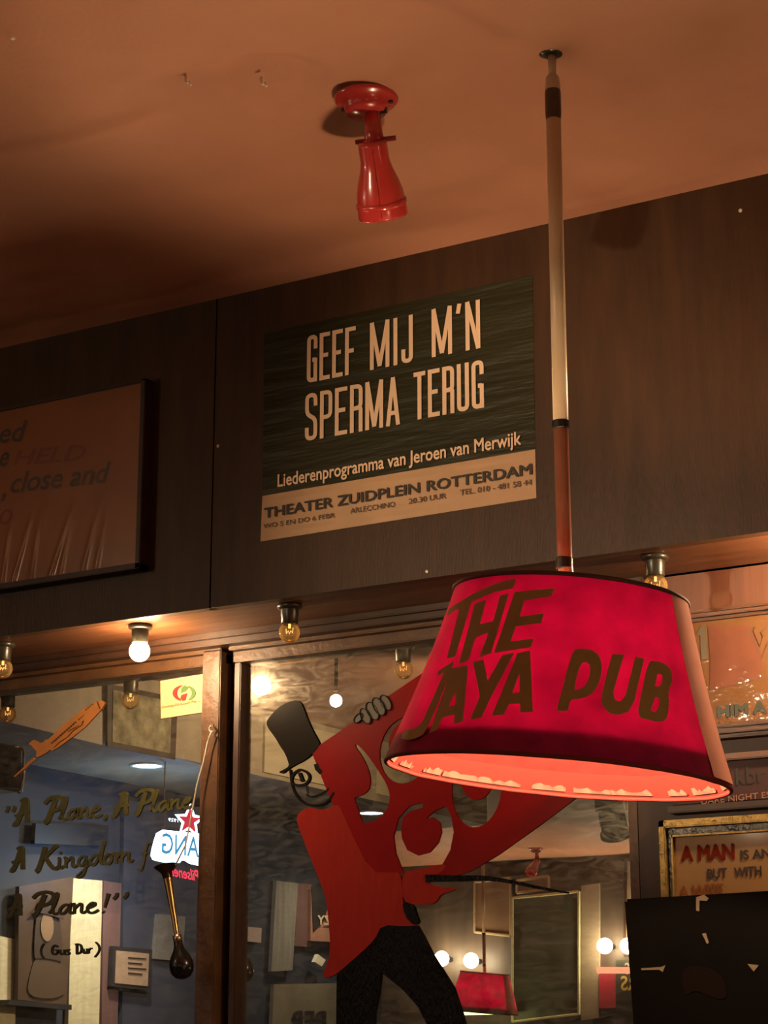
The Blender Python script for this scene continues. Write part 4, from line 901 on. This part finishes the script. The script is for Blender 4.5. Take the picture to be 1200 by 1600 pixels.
# far end of the room
FYR = YB
def fw_(x, y, off=.02): return wally(x, y, FYR+off)
def farboard(name, pts, m, label, cat, off=.03, frame=None):
    t = thing(name, sum((fw_(x,y,off) for x,y in pts), Vector())/4, label, cat)
    a = [fw_(x,y,off) for x,y in pts]; b = [p-Vector((0,.025,0)) for p in a]
    MB().add(a+b, [(0,1,2,3),(7,6,5,4),(0,4,5,1),(1,5,6,2),(2,6,7,3),(3,7,4,0)]).build('board', m, t)
    if frame:
        P = a+[a[0]]; fm = MB()
        for u, v in zip(P, P[1:]): fm.tube([u+Vector((0,.004,0)),v+Vector((0,.004,0))], .011, 6)
        fm.build('frame', frame, t)
    return t
Mbrownp = mat('brown_far_panel', (.26,.15,.08), .5, var=.3, scale=2, stretch=(3,3,.5))
farboard('brown_panel', [(742,1378),(798,1372),(798,1462),(742,1456)], Mbrownp, 'brown wood panel reflected left of the far mirror', 'panel', frame=mat('tan_frame',(.45,.32,.18),.5))
farboard('framed_board', [(808,1376),(858,1369),(858,1390),(808,1395)], Mbrownp, 'brown framed board reflected above the far mirror', 'panel', frame=mat('pale_frame',(.6,.5,.32),.5))
fmir = farboard('far_mirror', [(801,1403),(905,1393),(905,1585),(801,1597)], mat('grey_green_mirror',(.14,.15,.10),.35,var=.4,scale=2,stretch=(1,1,4)), 'grey green framed mirror on the far wall, reflected', 'mirror', .08, frame=mat('yellowish_frame',(.62,.58,.30),.4))
farboard('tan_panel', [(908,1384),(936,1380),(936,1590),(908,1594)], mat('tan_far_panel',(.34,.27,.18),.55,var=.2,scale=3), 'tan panel reflected right of the far mirror', 'panel', .05)
fp = farboard('portrait_photo', [(978,1345),(1030,1340),(1030,1490),(976,1492)], mat('sepia_photo',(.50,.38,.26),.5,var=.2,scale=4), 'sepia portrait photo reflected at the right mirror edge', 'picture', .05, frame=Mframed)
flat('hair', [[smooth_loop([(984,1370),(994,1350),(1030,1345),(1030,1375),(1002,1385),(998,1410),(988,1402)])]], lambda x, y: fw_(x, y, .055), mat('dark_hair_print',(.05,.04,.03),.6), fp, Vector((0,.004,0)))
flat('face', [[smooth_loop([(1000,1385),(1030,1372),(1030,1420),(1004,1425),(990,1410)])]], lambda x, y: fw_(x, y, .052), mat('face_print',(.55,.40,.28),.6), fp, Vector((0,.004,0)))
# second pendant lamp and its neighbours at the far end
lp2 = flip(CC+ray(757,1540)*14.0); dz = LB.z
def lamp_at(px, py, d, label):
    v = flip(CC+ray(px,py)*d); return dup(lamp, (v.x, v.y, CEIL), label)
lamp_at(757,1545,13.6,'distant red lampshade on a cream pole, reflected beside the far mirror')
farboard('wall_cloth', [(936,1522),(980,1522),(974,1574),(936,1576)], mat('red_cloth_panel',(.42,.03,.05),.6,var=.3,scale=3), 'red cloth panel reflected left of the painted board', 'cloth', .06)
v = flip(CC+ray(837,1322)*14.2); dup(spot, (v.x,v.y,CEIL-.002), 'red spotlight on the far ceiling, reflected below the red board')
for i, (x, y) in enumerate(((690,1498),(736,1501),(945,1478),(981,1478))):
    q = fw_(x, y, .14); t = thing('wall_bulb', (q.x, FYR, q.z), ('glaring far bulb reflected nearest the painted leg','glaring far bulb reflected above the small red lampshade','glaring far bulb reflected right of the tan panel','glaring far bulb reflected nearest the right mirror edge')[i], 'light bulb', 'bulbs on the far wall')
    MB().lathe([(.055*math.sin(math.pi*k/12), -.055*math.cos(math.pi*k/12)) for k in range(13)], q, n=16).build('bulb', Mlitroom, t, smooth=True)
    MB().tube([q+Vector((0,-.05,0)), Vector((q.x,FYR,q.z))], .02, 8).build('arm', Mbake, t)
q0_, q1_ = fw_(712,1582,.26), fw_(798,1580,.26); t = thing('fluorescent_tube', (q0_+q1_)/2, 'yellow green fluorescent tube reflected under the distant lampshade', 'tube light')
MB().tube([q0_,q1_], .02, 12).build('tube', emat('green_white_tube',(.85,1,.35),5), t); MB().box(q0_+Vector((0,-.12,.0)), q1_+Vector((0,-.06,.04))).build('batten', Mblackpl, t)
q0_, q1_ = fw_(934,1516,.26), fw_(990,1516,.26); t = thing('red_tube_light', (q0_+q1_)/2, 'short red glowing strip reflected near the right mirror edge', 'tube light')
MB().tube([q0_,q1_], .022, 12).build('tube', emat('red_tube',(1,.22,.12),3), t); MB().box(q0_+Vector((0,-.12,.0)), q1_+Vector((0,-.06,.03))).build('batten', Mblackpl, t)
sgn = farboard('painted_board', [(962,1500),(1030,1500),(1030,1640),(962,1640)], mat('dark_green_board',(.04,.045,.03),.5), 'dark painted board with yellow letters at the right mirror edge, reflected', 'sign', .10)
Myel = mat('yellow_letters',(.75,.62,.12),.5,emit=(.75,.6,.1),estr=0)
lettering('lettering', 'OUS', fw_(1010,1520,.11), fw_(977,1522,.11), .08, Mcream, sgn, off=Vector((0,.004,0)), bold=.02)
lettering('lettering', 'ERS', fw_(1008,1547,.11), fw_(971,1547,.11), .10, Myel, sgn, off=Vector((0,.004,0)), bold=.02)
# black stage light on the near ceiling at the mirror's right end
q = wally(955,1268,-5.0); t = thing('stage_light', (q.x,q.y,CEIL), 'grey black stage light with wire bracket reflected right of the red board', 'stage light')
ax_ = Vector((.25,.2,-.9)).normalized()
MB().lathe([(0,-.11),(.055,-.11),(.062,-.08),(.062,.10),(.072,.105),(.072,.125),(.06,.125),(0,.11)], q, ax_, n=24).build('can', mat('charcoal_can',(.04,.045,.045),.45), t, smooth=True)
MB().tube([q+Vector((-.075,0,0)), q+Vector((-.08,0,.16)), q+Vector((0,0,.2)), q+Vector((.08,0,.16)), q+Vector((.075,0,0))], .006, 8).build('bracket', Mblackpl, t); MB().tube([q+Vector((0,0,.2)), (q.x,q.y,CEIL)], .012, 8).build('stem', Mblackpl, t)

# ================================================================== ADDED LAMPS, UNSEEN, BESIDE AND BEHIND THE CAMERA
def bare(x, y, z, label, m=Mlitbare, r=.032):  # bare bulb added outside the view as fill light
    t = thing('bare_pendant_bulb', (x,y,CEIL), label, 'light bulb', 'added bare bulbs outside the view')
    MB().lathe([(r*math.sin(math.pi*k/12), -r*math.cos(math.pi*k/12)) for k in range(13)], (x,y,z), n=16).build('bulb', m, t, smooth=True)
    MB().tube([(x,y,z+r),(x,y,z+r+.05)], .016, 10).build('socket', Mbake, t); MB().tube([(x,y,z+r+.05),(x,y,CEIL)], .004, 6).build('flex', Mblackpl, t)
bare(.95,-.9,1.7,'added bare bulb, unseen, hanging low right of the camera view', Mlitroom)
bare(1.0,-4.2,1.75,'added bare bulb, unseen, behind the camera on the right')
bare(-1.6,-4.6,1.9,'added bare bulb, unseen, behind the camera on the left')
# an added table and small lamp, out of view, lighting the wall from below
def table(x, y, label, lab2):
    t = thing('round_table', (x,y,0), label, 'table')
    MB().lathe([(0,.72),(.33,.72),(.35,.735),(.33,.75),(0,.75)], (x,y,0), n=40).build('tabletop', mat('brown_tabletop',(.30,.17,.09),.35), t, smooth=False)
    MB().tube([(x,y,.03),(x,y,.72)], .035, 16).build('column', Mblackpl, t); MB().lathe([(0,.03),(.2,.03),(.22,0)], (x,y,0), n=32).build('foot', Mblackpl, t)
    l = thing('added_table_lamp', (x,y,.75), lab2, 'lamp')
    MB().lathe([(0,0),(.05,0),(.045,.02),(.012,.04),(.012,.34),(.0,.34)], (x,y,.75), n=24).build('base', Mbrass, l, smooth=True)
    MB().lathe([(.03*math.sin(math.pi*k/12), -.03*math.cos(math.pi*k/12)) for k in range(13)], (x,y,1.12), n=16).build('bulb', emat('added_table_bulb', (1,.74,.46), 200), l, smooth=True)
table(.02,-1.05,'added round brown table under the lamp, outside the camera view','added small lit lamp on the round table, outside the camera view')
